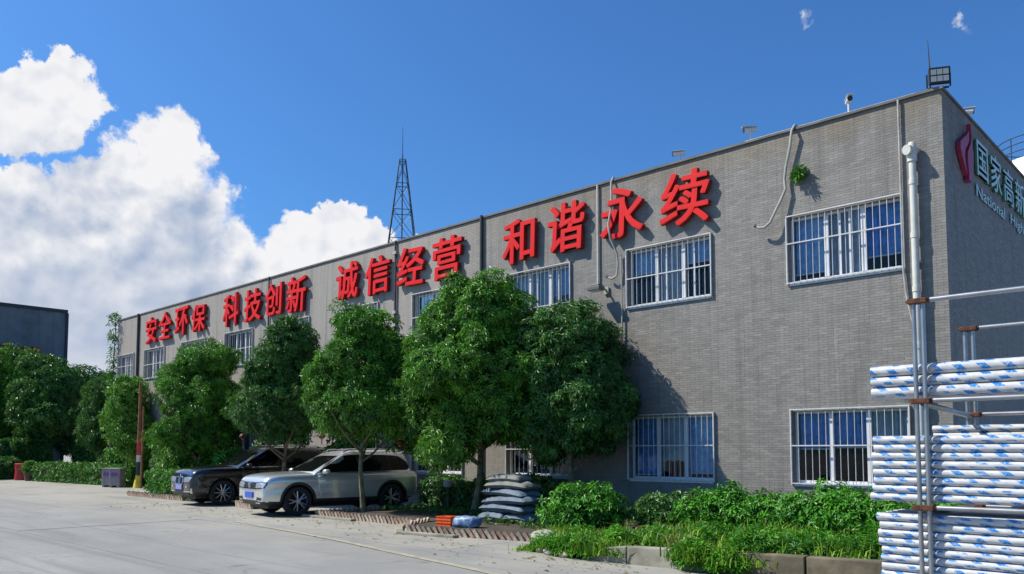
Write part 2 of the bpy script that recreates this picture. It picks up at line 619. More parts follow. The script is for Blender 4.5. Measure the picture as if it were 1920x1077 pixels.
    def build(self, name, mats, parent=None, smooth=False, bevel=0.0, loc=None):
        return link(name, self.mesh(name, mats, smooth, bevel), parent, loc)


def link(name, me, parent=None, loc=None, rot=None):
    o = bpy.data.objects.new(name, me)
    C.objects.link(o)
    if parent is not None:
        o.parent = parent
    if loc is not None:
        o.location = loc
    if rot is not None:
        o.rotation_euler = rot
    return o


def tag(o, label=None, cat=None, group=None, kind=None):
    for k, v_ in (('label', label), ('category', cat), ('group', group), ('kind', kind)):
        if v_:
            o[k] = v_
    return o


def thing(name, label, cat, loc=(0, 0, 0), rz=0.0, group=None):
    o = bpy.data.objects.new(name, None)
    o.empty_display_size = .2
    C.objects.link(o)
    o.location = loc
    o.rotation_euler = (0, 0, rz)
    return tag(o, label, cat, group)


def copy_tree(o, parent=None):
    c = o.copy()
    C.objects.link(c)
    if parent is not None:
        c.parent = parent
    for ch in list(o.children):
        copy_tree(ch, c)
    return c


def quads_mesh(name, V, F, mats, tint=None, smooth=False):
    """big meshes from numpy: V (n,3), F (m,4) or (m,3)"""
    me = bpy.data.meshes.new(name)
    n, m, k = len(V), len(F), F.shape[1]
    me.vertices.add(n)
    me.vertices.foreach_set('co', V.astype(np.float32).ravel())
    me.loops.add(m * k)
    me.loops.foreach_set('vertex_index', F.astype(np.int32).ravel())
    me.polygons.add(m)
    me.polygons.foreach_set('loop_start', np.arange(0, m * k, k, dtype=np.int32))
    me.polygons.foreach_set('loop_total', np.full(m, k, dtype=np.int32))
    me.update(calc_edges=True)
    me.materials.append(MATS[mats])
    if tint is not None:
        at = me.color_attributes.new('tint', 'FLOAT_COLOR', 'POINT')
        col = np.ones((n, 4), np.float32)
        col[:, :3] = tint[:, None]
        at.data.foreach_set('color', col.ravel())
    me.validate()
    if not smooth:
        me.shade_flat()
    return me


# ------------------------------------------------------------------ ground
gm = MB()
gm.box(-400, 400, -400, 400, -.5, -.012)
ground = gm.build('ground', 'yard_concrete')
tag(ground, kind='structure')
rng = np.random.default_rng(3)
slab_rows = [(-22, -18.6), (-18.6, -14.6), (-14.6, -10.62), (-10.62, -6.78), (-6.78, -3.0)]
slab_meshes = {}
for y0, y1 in slab_rows:
    for x0 in range(-72, 9, 8):
        if (y0 + y1) / 2 < -14 and x0 < -48:
            continue
        key = (y0, y1)
        if key not in slab_meshes:
            sm = MB()
            g_ = .011
            sm.box(g_, 8 - g_, y0 + g_, y1 - g_, -.15, 0)
            slab_meshes[key] = sm.mesh('slab', 'yard_concrete')
        o = link('slab', slab_meshes[key], ground, loc=(x0 + (y0 % 3) * .9, 0, float(rng.uniform(-.004, .002))))
        o['kind'] = 'structure'
apron = MB().box(-72, 9, -3.0, 40, -.1, -.008).build('pavement', 'yard_concrete')
tag(apron, kind='structure')
# faded yellow painted line on the yard
yl = MB()
pts = [(-13.6, -6.44), (-12.4, -6.59), (-10.2, -6.86), (-8.2, -7.15), (-6.4, -7.5), (-4.58, -7.81), (-2.6, -8.2)]
for a, b in zip(pts[:-1], pts[1:]):
    dx, dy = b[0] - a[0], b[1] - a[1]
    l_ = math.hypot(dx, dy)
    nx, ny = -dy / l_ * .065, dx / l_ * .065
    yl.add([(a[0] + nx, a[1] + ny, .008), (a[0] - nx, a[1] - ny, .008), (b[0] - nx, b[1] - ny, .008), (b[0] + nx, b[1] + ny, .008)], [(0, 1, 2, 3)])
o = yl.build('road_marking', 'yellow_paint')
tag(o, kind='structure')

# ------------------------------------------------------------------ office building
ROOF = 8.24
XL = -38.38
bld = thing('office_building', 'long two-storey grey tiled factory office with barred windows and red wall slogan', 'building', (0, 0, 0))
SX0, PITCH, WW = -2.944, 4.0, 2.189
ZL, ZT, UL, UT = .935, 2.445, 5.005, 6.417
openings = []
for k in range(9):
    x0 = SX0 - k * PITCH
    openings.append((x0, x0 + WW, ZL, ZT))
    openings.append((x0, x0 + WW, UL, UT))
openings.append((-38.15, -36.25, 5.15, 6.40))
openings.append((-38.15, -36.25, .935, 2.445))
TH = .32
# backing wall with real openings: vertical strips
wm = MB()
xs = sorted(set([XL, 0.0] + [q for o_ in openings for q in o_[:2]]))
for xa, xb in zip(xs[:-1], xs[1:]):
    cuts = sorted([(o_[2], o_[3]) for o_ in openings if o_[0] < (xa + xb) / 2 < o_[1]])
    z = 0.0
    for c0, c1 in cuts:
        wm.box(xa, xb, 0, TH, z, c0)
        z = c1
    wm.box(xa, xb, 0, TH, z, ROOF)
wm.build('wall', 'mortar', bld)
MB().box(-TH, 0, TH, 34, 0, ROOF).build('wall', 'mortar', bld)
MB().box(XL, XL + TH, TH, 34, 0, ROOF).build('wall', 'mortar', bld)
MB().box(XL + TH, -TH, 33.7, 34, 0, ROOF).build('wall', 'mortar', bld)
MB().box(XL + TH, -TH, TH, 33.7, 7.55, 7.75).build('roof', 'roof_felt', bld)
for za, zb in ((-.005, .12), (3.55, 3.85)):
    MB().box(XL + TH, -TH, TH, 33.7, za, zb).build('floor_slab', 'room_dark', bld)
MB().box(XL + TH, -TH, 5.2, 5.4, 0, 7.55).build('partition', 'room_dark', bld)
cp = MB()
cp.box(XL - .03, .03, -.045, TH + .03, ROOF, ROOF + .05)
cp.box(-TH - .03, .03, TH + .03, 34, ROOF, ROOF + .05)
cp.build('coping', 'coping', bld)


def tiles(x0, x1, z0, z1, holes, seed, tl=.200, th=.052, gap=.004):
    """running-bond wall tiles in the plane u,z; returns verts (u, depth, z)"""
    rn = np.random.default_rng(seed)
    rects = []
    nz = int((z1 - z0) / th)
    for r in range(nz):
        za, zb = z0 + r * th + gap / 2, z0 + (r + 1) * th - gap / 2
        off = (r % 2) * tl / 2
        n = int((x1 - x0) / tl) + 2
        for k in range(n):
            a, b = x0 - off + k * tl + gap / 2, x0 - off + (k + 1) * tl - gap / 2
            a, b = max(a, x0), min(b, x1)
            if b - a < .02:
                continue
            segs = [(a, b)]
            for h in holes:
                if h[2] < zb and h[3] > za:
                    ns = []
                    for s in segs:
                        if h[1] <= s[0] or h[0] >= s[1]:
                            ns.append(s)
                        else:
                            if h[0] - s[0] > .02:
                                ns.append((s[0], h[0]))
                            if s[1] - h[1] > .02:
                                ns.append((h[1], s[1]))
                    segs = ns
            rects.extend([(s[0], s[1], za, zb) for s in segs])
    q = np.array(rects)
    n = len(q)
    d = rn.uniform(.0020, .0036, n)
    tl1, tl2 = rn.uniform(-.0012, .0012, n), rn.uniform(-.0006, .0006, n)
    ux = np.stack([q[:, 0], q[:, 1], q[:, 1], q[:, 0]], 1)
    uz = np.stack([q[:, 2], q[:, 2], q[:, 3], q[:, 3]], 1)
    dd = np.stack([d - tl1 - tl2, d + tl1 - tl2, d + tl1 + tl2, d - tl1 + tl2], 1)
    front = np.stack([ux, -dd, uz], -1)
    back = np.stack([ux, np.zeros_like(dd), uz], -1)
    V = np.concatenate([front, back], 1).reshape(-1, 3)
    base = np.array([(0, 1, 2, 3), (4, 5, 1, 0), (5, 6, 2, 1), (6, 7, 3, 2), (7, 4, 0, 3)])
    F = (base[None] + (np.arange(n) * 8)[:, None, None]).reshape(-1, 4)
    row = np.floor(q[:, 2] / th)
    t_ = np.clip(rn.beta(1.6, 1.9, n) * .9 + .1 * rn.random(n), 0, 1)
    return V, F, np.repeat(t_, 8)


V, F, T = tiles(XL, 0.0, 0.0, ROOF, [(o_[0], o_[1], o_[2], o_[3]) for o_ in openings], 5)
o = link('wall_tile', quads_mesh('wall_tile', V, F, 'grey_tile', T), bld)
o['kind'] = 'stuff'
V, F, T = tiles(0.0, 20.0, 0.0, ROOF, [], 6)
V2 = np.stack([-V[:, 1], V[:, 0], V[:, 2]], 1)
o = link('wall_tile', quads_mesh('wall_tile', V2, F, 'grey_tile', T), bld)
o['kind'] = 'stuff'


def make_window(x0, z0, w, h, seed, style):
    """frame, mullions, panes, curtains, security bars and sill of one opening"""
    rn = random.Random(seed)
    cxw, czw = x0 + w / 2, z0 + h / 2
    fr = MB()
    fd0, fd1 = .10, .17
    e = .05
    x1, z1 = x0 + w, z0 + h
    g0 = .002
    fr.box(x0 + g0, x0 + e, fd0, fd1, z0 + .06, z1 - g0)
    fr.box(x1 - e, x1 - g0, fd0, fd1, z0 + .06, z1 - g0)
    fr.box(x0 + e, x1 - e, fd0, fd1, z1 - .05, z1 - g0)
    fr.box(x0 + e, x1 - e, fd0, fd1, z0 + .06, z0 + .12)
    m1, m2 = x0 + w * .335, x0 + w * .665
    for mx in (m1, m2):
        fr.box(mx - .045, mx + .045, fd0 - .012, fd1, z0 + .12, z1 - .05)
    # sliding-sash inner stiles
    sash = []
    if style.get('sash', True):
        for mx, s in ((m1, 1), (m2, -1 if style.get('flip') else 1)):
            q = mx + s * w * .12
            fr.box(q - .022, q + .022, fd0 + .01, fd1 - .005, z0 + .12, z1 - .05)
    win = fr.build('window', 'white_frame', bld, bevel=.004)
    for a, b in ((x0 + e, m1 - .045), (m1 + .045, m2 - .045), (m2 + .045, x1 - e)):
        MB().box(a, b, .132, .138, z0 + .12, z1 - .05).build('pane', style.get('glass', 'window_glass'), win)
    # curtains / blinds hanging behind the panes
    cols = style['cols']
    for i, (a, b) in enumerate(((x0 + .03, m1), (m1, m2), (m2, x1 - .03))):
        col, low = cols[i]
        if col is None:
            continue
        cm = MB()
        n = 22
        zb = z0 + .06 + (h - .1) * low
        top, bot = [], []
        for k in range(n + 1):
            x = a + .01 + (b - a - .02) * k / n
            yy = .235 + .026 * math.sin(k * 1.9 + seed) + .016 * math.sin(k * 4.1 + seed * 2)
            top.append((x, yy, z1 + .05))
            bot.append((x, yy + .01, zb + .012 * math.sin(k * .8 + seed)))
        cm.add(top + bot, [(k, k + 1, n + 2 + k, n + 1 + k) for k in range(n)])
        cu = cm.build('curtain', col, win, smooth=True)
        if col != 'pale_curtain':
            MB().box(a + .01, b - .01, .19, .205, zb - .03, zb).build('hem_rail', 'white_frame', win)
    # sill
    MB().box(x0 + g0, x1 - g0, -.03, .17, z0 + .002, z0 + .058).build('sill', 'white_frame', win)
    # security grille, proud of the wall face
    gb = MB()
    yb = -.034
    nb = style.get('bars', 17)
    for k in range(nb):
        x = x0 - .02 + (w + .04) * k / (nb - 1)
        gb.tube([(x, yb, z0 + .03), (x, yb, z1 + .05)], .0075, 6)
    for z in (z0 + .06, z0 + h * style.get('rail', .55), z1 + .035):
        gb.box(x0 - .04, x1 + .04, yb - .03, yb - .0105, z - .012, z + .012)
    for x in (x0 - .035, x1 + .035):
        gb.box(x - .012, x + .012, yb - .028, yb + .02, z0 + .03, z1 + .05)
    gb.build('grille', 'white_bar', win)
    return win


BC, PB, PC = 'blue_curtain', 'pale_blue_curtain', 'pale_curtain'
up_styles = [
    dict(cols=((PB, .16), (PC, .0), (BC, .26)), rail=.62, bars=18, flip=True),
    dict(cols=((PB, .62), (PC, .05), (PB, .66)), rail=.52, bars=17),
    dict(cols=((PC, .0), (PC, .0), (PB, .5)), rail=.3),
]
lo_styles = [
    dict(cols=((BC, .50), (BC, .52), (PC, .02)), rail=.54, bars=17, sash=False),
    dict(cols=((BC, .08), (PC, .3), (PB, .12)), rail=.55, bars=17, sash=False),
]
for k in range(9):
    x0 = SX0 - k * PITCH
    st = up_styles[k] if k < 3 else dict(cols=((PC, .1 * (k % 4)), (PC if k % 2 else None, .0), (PC, .3)), rail=.5, bars=15, glass='glass_reflective')
    make_window(x0, UL, WW, UT - UL, 10 + k, st)
    st = lo_styles[k] if k < 2 else dict(cols=((None, 0), (PC, .4), (None, 0)), rail=.5, bars=15, sash=False)
    make_window(x0, ZL, WW, ZT - ZL, 40 + k, st)
make_window(-38.15, 5.15, 1.9, 1.25, 60, dict(cols=((PC, .0), (PC, 0), (PC, .1)), bars=13, glass='glass_reflective'))
make_window(-38.15, .935, 1.9, 1.51, 61, dict(cols=((PC, .3), (None, 0), (None, 0)), bars=13))

# pipes and conduits fixed to the wall
dp = MB()
PX = -.50
dp.tube([(PX, -.12, 0), (PX, -.12, 7.02)], .062, 14)
for z in (.5, 1.5, 2.55, 3.55, 4.6, 5.6, 6.6):
    dp.tube([(PX, -.12, z - .05), (PX, -.12, z + .05)], .072, 14)
dp.tube([(PX, -.12, 6.98), (PX, -.12, 7.16)], .085, 14)
dp.tube([(PX - .03, -.20, 7.19), (PX + .02, .02, 7.21)], .080, 14)
dp.tube([(PX - .055, -.26, 7.18), (PX - .03, -.20, 7.19)], .092, 14)
dp.tube([(PX, -.12, 7.14), (PX, -.12, 7.30), (PX, -.12, 7.34)], [.075, .075, .055], 14)
dp.build('drain_pipe', 'pvc_white', bld, smooth=True)
for z in (1.0, 3.0, 5.1):
    MB().box(PX - .09, PX + .09, -.06, -.016, z - .02, z + .02).build('pipe_clip', 'conduit_grey', bld)
MB().tube([(-.735, -.05, 8.25), (-.735, -.05, 5.0), (-.70, -.05, 4.55), (-.60, -.06, 4.0), (-.60, -.06, 0)], .022, 8).build('conduit', 'conduit_grey', bld, smooth=True)
MB().tube([(-7.82, -.045, 8.25), (-7.82, -.045, 5.72)], .026, 8).build('conduit', 'pvc_white', bld, smooth=True)
MB().tube([(-11.93, -.06, 8.31), (-11.93, -.06, 0)], .045, 8).build('drain_pipe', 'dark_pipe', bld, smooth=True)
MB().tube([(-15.82, -.05, 8.29), (-15.80, -.05, 7.0), (-15.83, -.05, 5.4), (-15.62, -.05, 4.6), (-15.62, -.05, 0)], .034, 8).build('drain_pipe', 'dark_pipe', bld, smooth=True)
for z in (7.9, 6.0, 5.6, 5.2):
    MB().box(-15.90, -15.74, -.105, -.016, z - .05, z + .05).build('pipe_clip', 'conduit_grey', bld)
MB().tube([(-23.52, -.05, 8.29), (-23.52, -.05, 0)], .030, 8).build('drain_pipe', 'dark_pipe', bld, smooth=True)
MB().tube([(-35.72, -.06, 8.29), (-35.72, -.06, 0)], .06, 8).build('drain_pipe', 'dark_pipe', bld, smooth=True)
MB().tube([(-3.9, .06, ROOF + .075), (-1.7, .06, ROOF + .075), (-.45, .06, ROOF + .075)], .022, 8).build('conduit', 'pvc_white', bld, smooth=True)

# loose hoses hanging over the parapet
hz = -.10
ho = MB()
ho.tube([(-2.74, .10, ROOF + .09), (-2.76, -.02, ROOF + .10), (-2.78, -.12, ROOF - .04), (-2.83, -.10, 7.90), (-2.93, -.09, 7.50), (-2.97, -.09, 7.25), (-2.95, -.10, 7.02),
         (-3.05, -.12, 6.80), (-3.16, -.15, 6.58), (-3.26, -.17, 6.38), (-3.38, -.18, 6.29), (-3.50, -.18, 6.30), (-3.56, -.18, 6.34)], .028, 8, 0)
ho.tube([(-3.56, -.18, 6.34), (-3.60, -.18, 6.365)], .033, 8, 1)
o = ho.build('hose', ['conduit_grey', 'black_plastic'], smooth=True)
tag(o, 'grey hose hanging over the parapet above the upper window nearest the corner', 'hose')
ho = MB()
ho.tube([(-7.36, .10, ROOF + .08), (-7.36, -.02, ROOF + .09), (-7.36, -.10, ROOF - .05), (-7.37, -.085, 7.6), (-7.33, -.28, 7.1), (-7.28, -.26, 6.75), (-7.20, -.10, 6.40), (-7.18, -.10, 6.1),
         (-7.22, -.10, 5.86), (-7.35, -.12, 5.80), (-7.46, -.13, 5.86)], .026, 8, 0)
ho.tube([(-7.46, -.13, 5.86), (-7.50, -.13, 5.89)], .034, 8, 1)
ho.tube([(-7.10, -.07, 6.36), (-7.10, -.06, 4.2)], .020, 8, 0)
o = ho.build('hose', ['conduit_grey', 'black_plastic'], smooth=True)
tag(o, 'thin pale hose running down across the red character 永 to a short loop', 'hose')

# wall flood lamp
wl = thing('wall_lamp', 'grey flood lamp on a short arm between two upper windows', 'lamp', (-7.60, -.02, 5.55))
MB().tube([(0.02, 0, .02), (.0, -.14, .04), (-.06, -.26, .02)], .028, 8).build('arm', 'conduit_grey', wl, smooth=True)
MB().box(-.05, .09, -.03, -.0, -.08, .10).build('base_plate', 'conduit_grey', wl)
hb = MB()
hb.prism([(-.26, -.42), (.10, -.42), (.10, -.18), (-.26, -.18)], -.02, .075)
hb.prism([(-.22, -.40), (.07, -.40), (.07, -.20), (-.22, -.20)], .075, .12)
hb.build('lamp_head', 'lamp_grey', wl, bevel=.012)
MB().box(-.23, .07, -.40, -.20, -.032, -.0205).build('lens', 'lens_glass', wl)

# ------------------------------------------------------------------ raised characters
dg = None


def text_mesh(body, size, extrude, offset, shear=0.0):
    cu = bpy.data.curves.new('character', 'FONT')
    cu.body = body
    cu.size = size
    cu.extrude = extrude
    cu.offset = offset
    cu.shear = shear
    cu.resolution_u = 3
    cu.fill_mode = 'BOTH'
    ob = bpy.data.objects.new('character', cu)
    C.objects.link(ob)
    d_ = bpy.context.evaluated_depsgraph_get()
    d_.update()
    me = bpy.data.meshes.new_from_object(ob.evaluated_get(d_))
    bpy.data.objects.remove(ob)
    bpy.data.curves.remove(cu)
    return me


def bold_text(body, size, extrude, spread, shear=0.0):
    base = text_mesh(body, size, extrude, 0.0, shear)
    bm = bmesh.new()
    for k, (dx, dy) in enumerate(((0, 0), (1, .8), (-1, .8), (1, -.8), (-1, -.8), (1.2, 0), (-1.2, 0))):
        m2 = base.copy()
        m2.transform(Matrix.Translation((dx * spread, dy * spread, k * .0011)))
        bm.from_mesh(m2)
        bpy.data.meshes.remove(m2)
    bm.to_mesh(base)
    bm.free()
    return base


def fit(me, w, h, keep=False):
    """centre on x,y and scale to w x h"""
    co = np.empty(len(me.vertices) * 3, np.float32)
    me.vertices.foreach_get('co', co)
    co = co.reshape(-1, 3)
    lo, hi = co.min(0), co.max(0)
    s = np.array([w / (hi[0] - lo[0]), h / (hi[1] - lo[1]), 1.0])
    if keep:
        s[0] = s[1]
    co = (co - (lo + hi) / 2 * np.array([1, 1, 0])) * s
    me.vertices.foreach_set('co', co.astype(np.float32).ravel())
    me.update()


def two_tone(me, face, edge):
    me.materials.clear()
    me.materials.append(MATS[face])
    me.materials.append(MATS[edge])
    me.polygons.foreach_set('material_index', [0 if abs(p.normal.z) > .7 else 1 for p in me.polygons])


CHARS = [('安', -33.98, 7.30, 1.22, 1.22, 2), ('全', -32.48, 7.37, 1.26, 1.25, 0), ('环', -30.79, 7.37, 1.34, 1.25, 3), ('保', -29.17, 7.34, 1.26, 1.17, -2),
         ('科', -26.32, 7.34, 1.28, 1.30, 3), ('技', -24.57, 7.32, 1.28, 1.25, 0), ('创', -22.99, 7.34, 1.22, 1.20, 2), ('新', -21.44, 7.32, 1.32, 1.32, -1),
         ('诚', -18.28, 7.35, 1.26, 1.24, 1), ('信', -16.61, 7.30, 1.30, 1.23, 2), ('经', -14.95, 7.33, 1.30, 1.20, -2), ('营', -13.27, 7.31, 1.28, 1.24, 1),
         ('和', -10.40, 7.29, 1.22, 1.20, 3), ('谐', -8.75, 7.35, 1.22, 1.27, 0), ('永', -7.04, 7.38, 1.26, 1.24, 1), ('续', -5.30, 7.35, 1.28, 1.24, -2)]
ORD = ['first', 'second', 'third', 'last']
for i, (ch, x, z, w, h, tilt) in enumerate(CHARS):
    me = bold_text(ch, 1.3, .06, .018, .06)
    fit(me, w, h)
    two_tone(me, 'sign_red', 'sign_red_edge')
    me.name = 'sign_character'
    o = link('sign_character', me, None, (x, -.10, z), (math.pi / 2, R(-tilt * .6), 0))
    tag(o, f'raised red character {ch}, {ORD[i % 4]} of the {["leftmost", "second", "third", "rightmost"][i // 4]} four-character wall slogan', 'sign letter', 'red slogan characters on the facade')

# side wall sign
XS = .02
ORDN6 = ['first', 'second', 'third', 'fourth', 'fifth', 'sixth']
for i, (ch, y, z, w, h) in enumerate([('国', 2.50, 7.53, .86, .74), ('家', 3.62, 7.55, .92, .80), ('高', 4.74, 7.55, .90, .80), ('新', 5.86, 7.55, .92, .80), ('技', 6.98, 7.55, .92, .80), ('术', 8.1, 7.55, .92, .80)]):
    me = bold_text(ch, 1.0, .018, .008)
    fit(me, w, h)
    two_tone(me, 'sign_pale', 'sign_green')
    o = link('sign_character', me, None, (XS + .022, y, z), (math.pi / 2, 0, math.pi / 2))
    tag(o, f'pale green-edged raised character {ch}, {ORDN6[i]} from the emblem on the shaded end wall', 'sign letter', 'pale characters on the end wall')
for (wd, y, h) in (('National', 2.06, .25), ('High', 4.95, .26), ('Tech', 6.5, .25)):
    me = text_mesh(wd, .3, .006, .003)
    fit(me, 1, h * (1.0 if wd != 'High' else 1.15), True)
    co = np.empty(len(me.vertices) * 3, np.float32)
    me.vertices.foreach_get('co', co)
    co = co.reshape(-1, 3)
    k = 2.35 / (co[:, 0].max() - co[:, 0].min()) if wd == 'National' else 1.3 / (co[:, 0].max() - co[:, 0].min())
    co[:, 0] = (co[:, 0] - co[:, 0].min()) * k
    me.vertices.foreach_set('co', co.ravel())
    two_tone(me, 'sign_pale', 'sign_green')
    o = link('sign_lettering', me, None, (XS + .010, y, 6.86), (math.pi / 2, 0, math.pi / 2))
    tag(o, f'small raised lettering {wd} under the pale characters on the end wall', 'sign letter', 'small pale words on the end wall')

lg = thing('wall_emblem', 'dark red flame-shaped emblem beside the pale characters on the end wall', 'emblem', (XS + .0, 1.05, 7.35))


def slab_yz(name, poly, x0, x1, m, parent):
    n = len(poly)
    mb = MB()
    mb.add([(x0, y, z) for y, z in poly] + [(x1, y, z) for y, z in poly],
           [tuple(range(n)), tuple(range(2 * n - 1, n - 1, -1))] + [(k, (k + 1) % n, n + (k + 1) % n, n + k) for k in range(n)])
    return mb.build(name, m, parent)


slab_yz('stroke', [(.42, .66), (.46, .42), (.40, .26), (.26, .12), (.16, .02), (.14, -.12), (.20, -.40), (.16, -.52), (.38, -.52), (.46, -.42), (.54, -.08), (.56, .10), (.50, .22), (.52, .40)], 0, .09, 'logo_red', lg)
slab_yz('stroke', [(.36, .50), (.34, .30), (.20, .16), (.06, .06), (.0, -.06), (.04, -.24), (.10, -.38), (.12, -.44), (.02, -.34), (-.18, -.16), (-.30, .0), (-.26, .12), (-.06, .24), (.14, .34), (.26, .42)], 0, .075, 'logo_red', lg)

# ------------------------------------------------------------------ roof-edge fixtures
def cctv(loc, rz, label, dark=True, pole=.14):
    t = thing('security_camera', label, 'camera', loc, rz, 'cameras along the roof edge')
    t.scale = (1.15, 1.15, 1.15)
    MB().tube([(0, 0, 0), (0, 0, pole)], .020, 8).build('bracket', 'white_metal', t, smooth=True)
    MB().tube([(-.03, 0, 0), (.03, 0, 0)], .035, 8).build('base_plate', 'white_metal', t)
    b = MB()
    b.tube([(-.10, 0, pole + .05), (.13, 0, pole + .03)], .045, 12)
    b.box(-.11, .17, -.05, .05, pole + .088, pole + .098)
    b.build('housing', 'white_metal', t, smooth=True)
    MB().tube([(.13, 0, pole + .03), (.145, 0, pole + .029)], .043, 12).build('lens', 'black_plastic', t)
    return t


cctv((-5.55, .10, ROOF + .05), R(-150), 'white security camera on the roof edge above the last red character')
cctv((-3.78, .10, ROOF + .05), R(-140), 'security camera on a thin stalk left of the hanging hose', pole=.2)
cctv((-1.70, .10, ROOF + .05), R(-60), 'white security camera on the roof edge above the upper corner window', pole=.2)
cctv((-.1, 1.95, ROOF + .05), R(20), 'white security camera on the parapet of the shaded end wall', pole=.10)

fl = thing('flood_light', 'square black flood light with bright lens panels on the roof corner', 'flood light', (-.06, .06, ROOF + .05), R(28))
fl.scale = (.85, .85, .85)
MB().box(-.2, .2, -.02, .02, .0, .03).build('base_plate', 'black_plastic', fl)
ybk = MB()
ybk.box(-.24, -.215, -.03, .02, .03, .32)
ybk.box(.215, .24, -.03, .02, .03, .32)
ybk.build('bracket', 'black_plastic', fl)
MB().box(-.21, .21, -.14, -.05, .06, .42).build('housing', 'black_plastic', fl, bevel=.012)
for i in range(3):
    for j in range(2):
        MB().box(-.175 + i * .12, -.07 + i * .12, -.150, -.1405, .10 + j * .15, .22 + j * .15).build('lens', 'lens_glass', fl)
o = MB().tube([(0, 0, 0), (.0, 0, .5), (-.015, 0, 1.0)], [.02, .014, .006], 6).build('lightning_rod', 'dark_pipe', loc=(-.22, .12, ROOF + .05))
tag(o, 'thin dark rod standing up behind the flood light on the roof corner', 'rod')

# lattice mast on the roof
tw = thing('lattice_mast', 'dark steel lattice mast with a thin spire standing on the roof', 'mast', (-23.05, 6.0, 7.75), R(52))
H1, B0, B1 = 6.6, .92, .13


def tc_(h, sx, sy):
    s = B0 + (B1 - B0) * h / H1
    return (sx * s, sy * s, h)


for sx in (-1, 1):
    for sy in (-1, 1):
        MB().tube([tc_(0, sx, sy), tc_(H1, sx, sy)], .026, 6).build('leg', 'tower_steel', tw)
lv = [0, 1.5, 3.0, 4.3, 5.5, 6.6]
sides = [((-1, -1), (1, -1)), ((1, -1), (1, 1)), ((1, 1), (-1, 1)), ((-1, 1), (-1, -1))]
for a, b in zip(lv[:-1], lv[1:]):
    for s0, s1 in sides:
        MB().tube([tc_(a, *s0), tc_(b, *s1)], .012, 5).build('brace', 'tower_steel', tw)
        MB().tube([tc_(a, *s1), tc_(b, *s0)], .012, 5).build('brace', 'tower_steel', tw)
        MB().tube([tc_(b, *s0), tc_(b, *s1)], .017, 5).build('ring_bar', 'tower_steel', tw)
MB().tube([(0, 0, 0), (0, 0, H1 + .1)], .03, 6).build('cable_riser', 'tower_steel', tw)
MB().tube([(0, 0, H1), (0, 0, H1 + .35), (0, 0, H1 + 1.5)], [.035, .02, .008], 6).build('spire', 'tower_steel', tw)

# storage tank beyond the end wall
tk = thing('storage_tank', 'white round storage tank with a top railing beyond the end wall', 'tank', (-1.15, 15.9, 7.95))
MB().lathe([(1.35, 0), (1.35, 3.15), (1.2, 3.4), (.6, 3.6), (0, 3.66)], 32).build('shell', 'tank_white', tk, smooth=True)
rl = MB()
for z in (3.62, 3.86, 4.1):
    rl.tube([(1.3 * math.cos(a), 1.3 * math.sin(a), z) for a in [2 * math.pi * k / 24 for k in range(25)]], .018, 5)
for k in range(12):
    a = 2 * math.pi * k / 12
    rl.tube([(1.3 * math.cos(a), 1.3 * math.sin(a), 3.2), (1.3 * math.cos(a), 1.3 * math.sin(a), 4.1)], .018, 5)
rl.build('railing', 'tower_steel', tk)

# ------------------------------------------------------------------ warehouse on the left
wh = thing('warehouse', 'dark blue-grey corrugated metal warehouse behind the left trees', 'building', (-62, -14, 0))
MB().box(-20, -.06, -30, 19.0, 0, 12.0).build('core', 'cladding_trim', wh)
cl = MB()
for k in range(49):
    y = 19.0 - k
    pts = [(0, y), (0, y - .42), (.05, y - .50), (.05, y - .80), (0, y - .92), (0, y - 1.0)]
    n = len(pts)
    vs_ = [(x, yy, 0) for x, yy in pts] + [(x, yy, 12.05) for x, yy in pts]
    pm = MB()
    pm.add(vs_, [(i, i + 1, n + i + 1, n + i) for i in range(n - 1)])
    pm.build('panel', 'cladding', wh)
MB().box(-.1, .12, -30, 19.05, 12.05, 12.3).build('roof_trim', 'cladding_trim', wh)
MB().box(-.05, .10, 18.95, 19.12, 0, 12.05).build('corner_trim', 'cladding_trim', wh)
rb = MB()
rb.box(.06, .5, 10.0, 17.3, 8.55, 8.95)
rn = random.Random(4)
for k in range(12):
    y = 10.1 + k * .6
    rb.box(.1, .45, y, y + rn.uniform(.3, .5), 8.95, 8.95 + rn.uniform(.05, .35))
rb.build('red_canopy', 'red_band', wh)

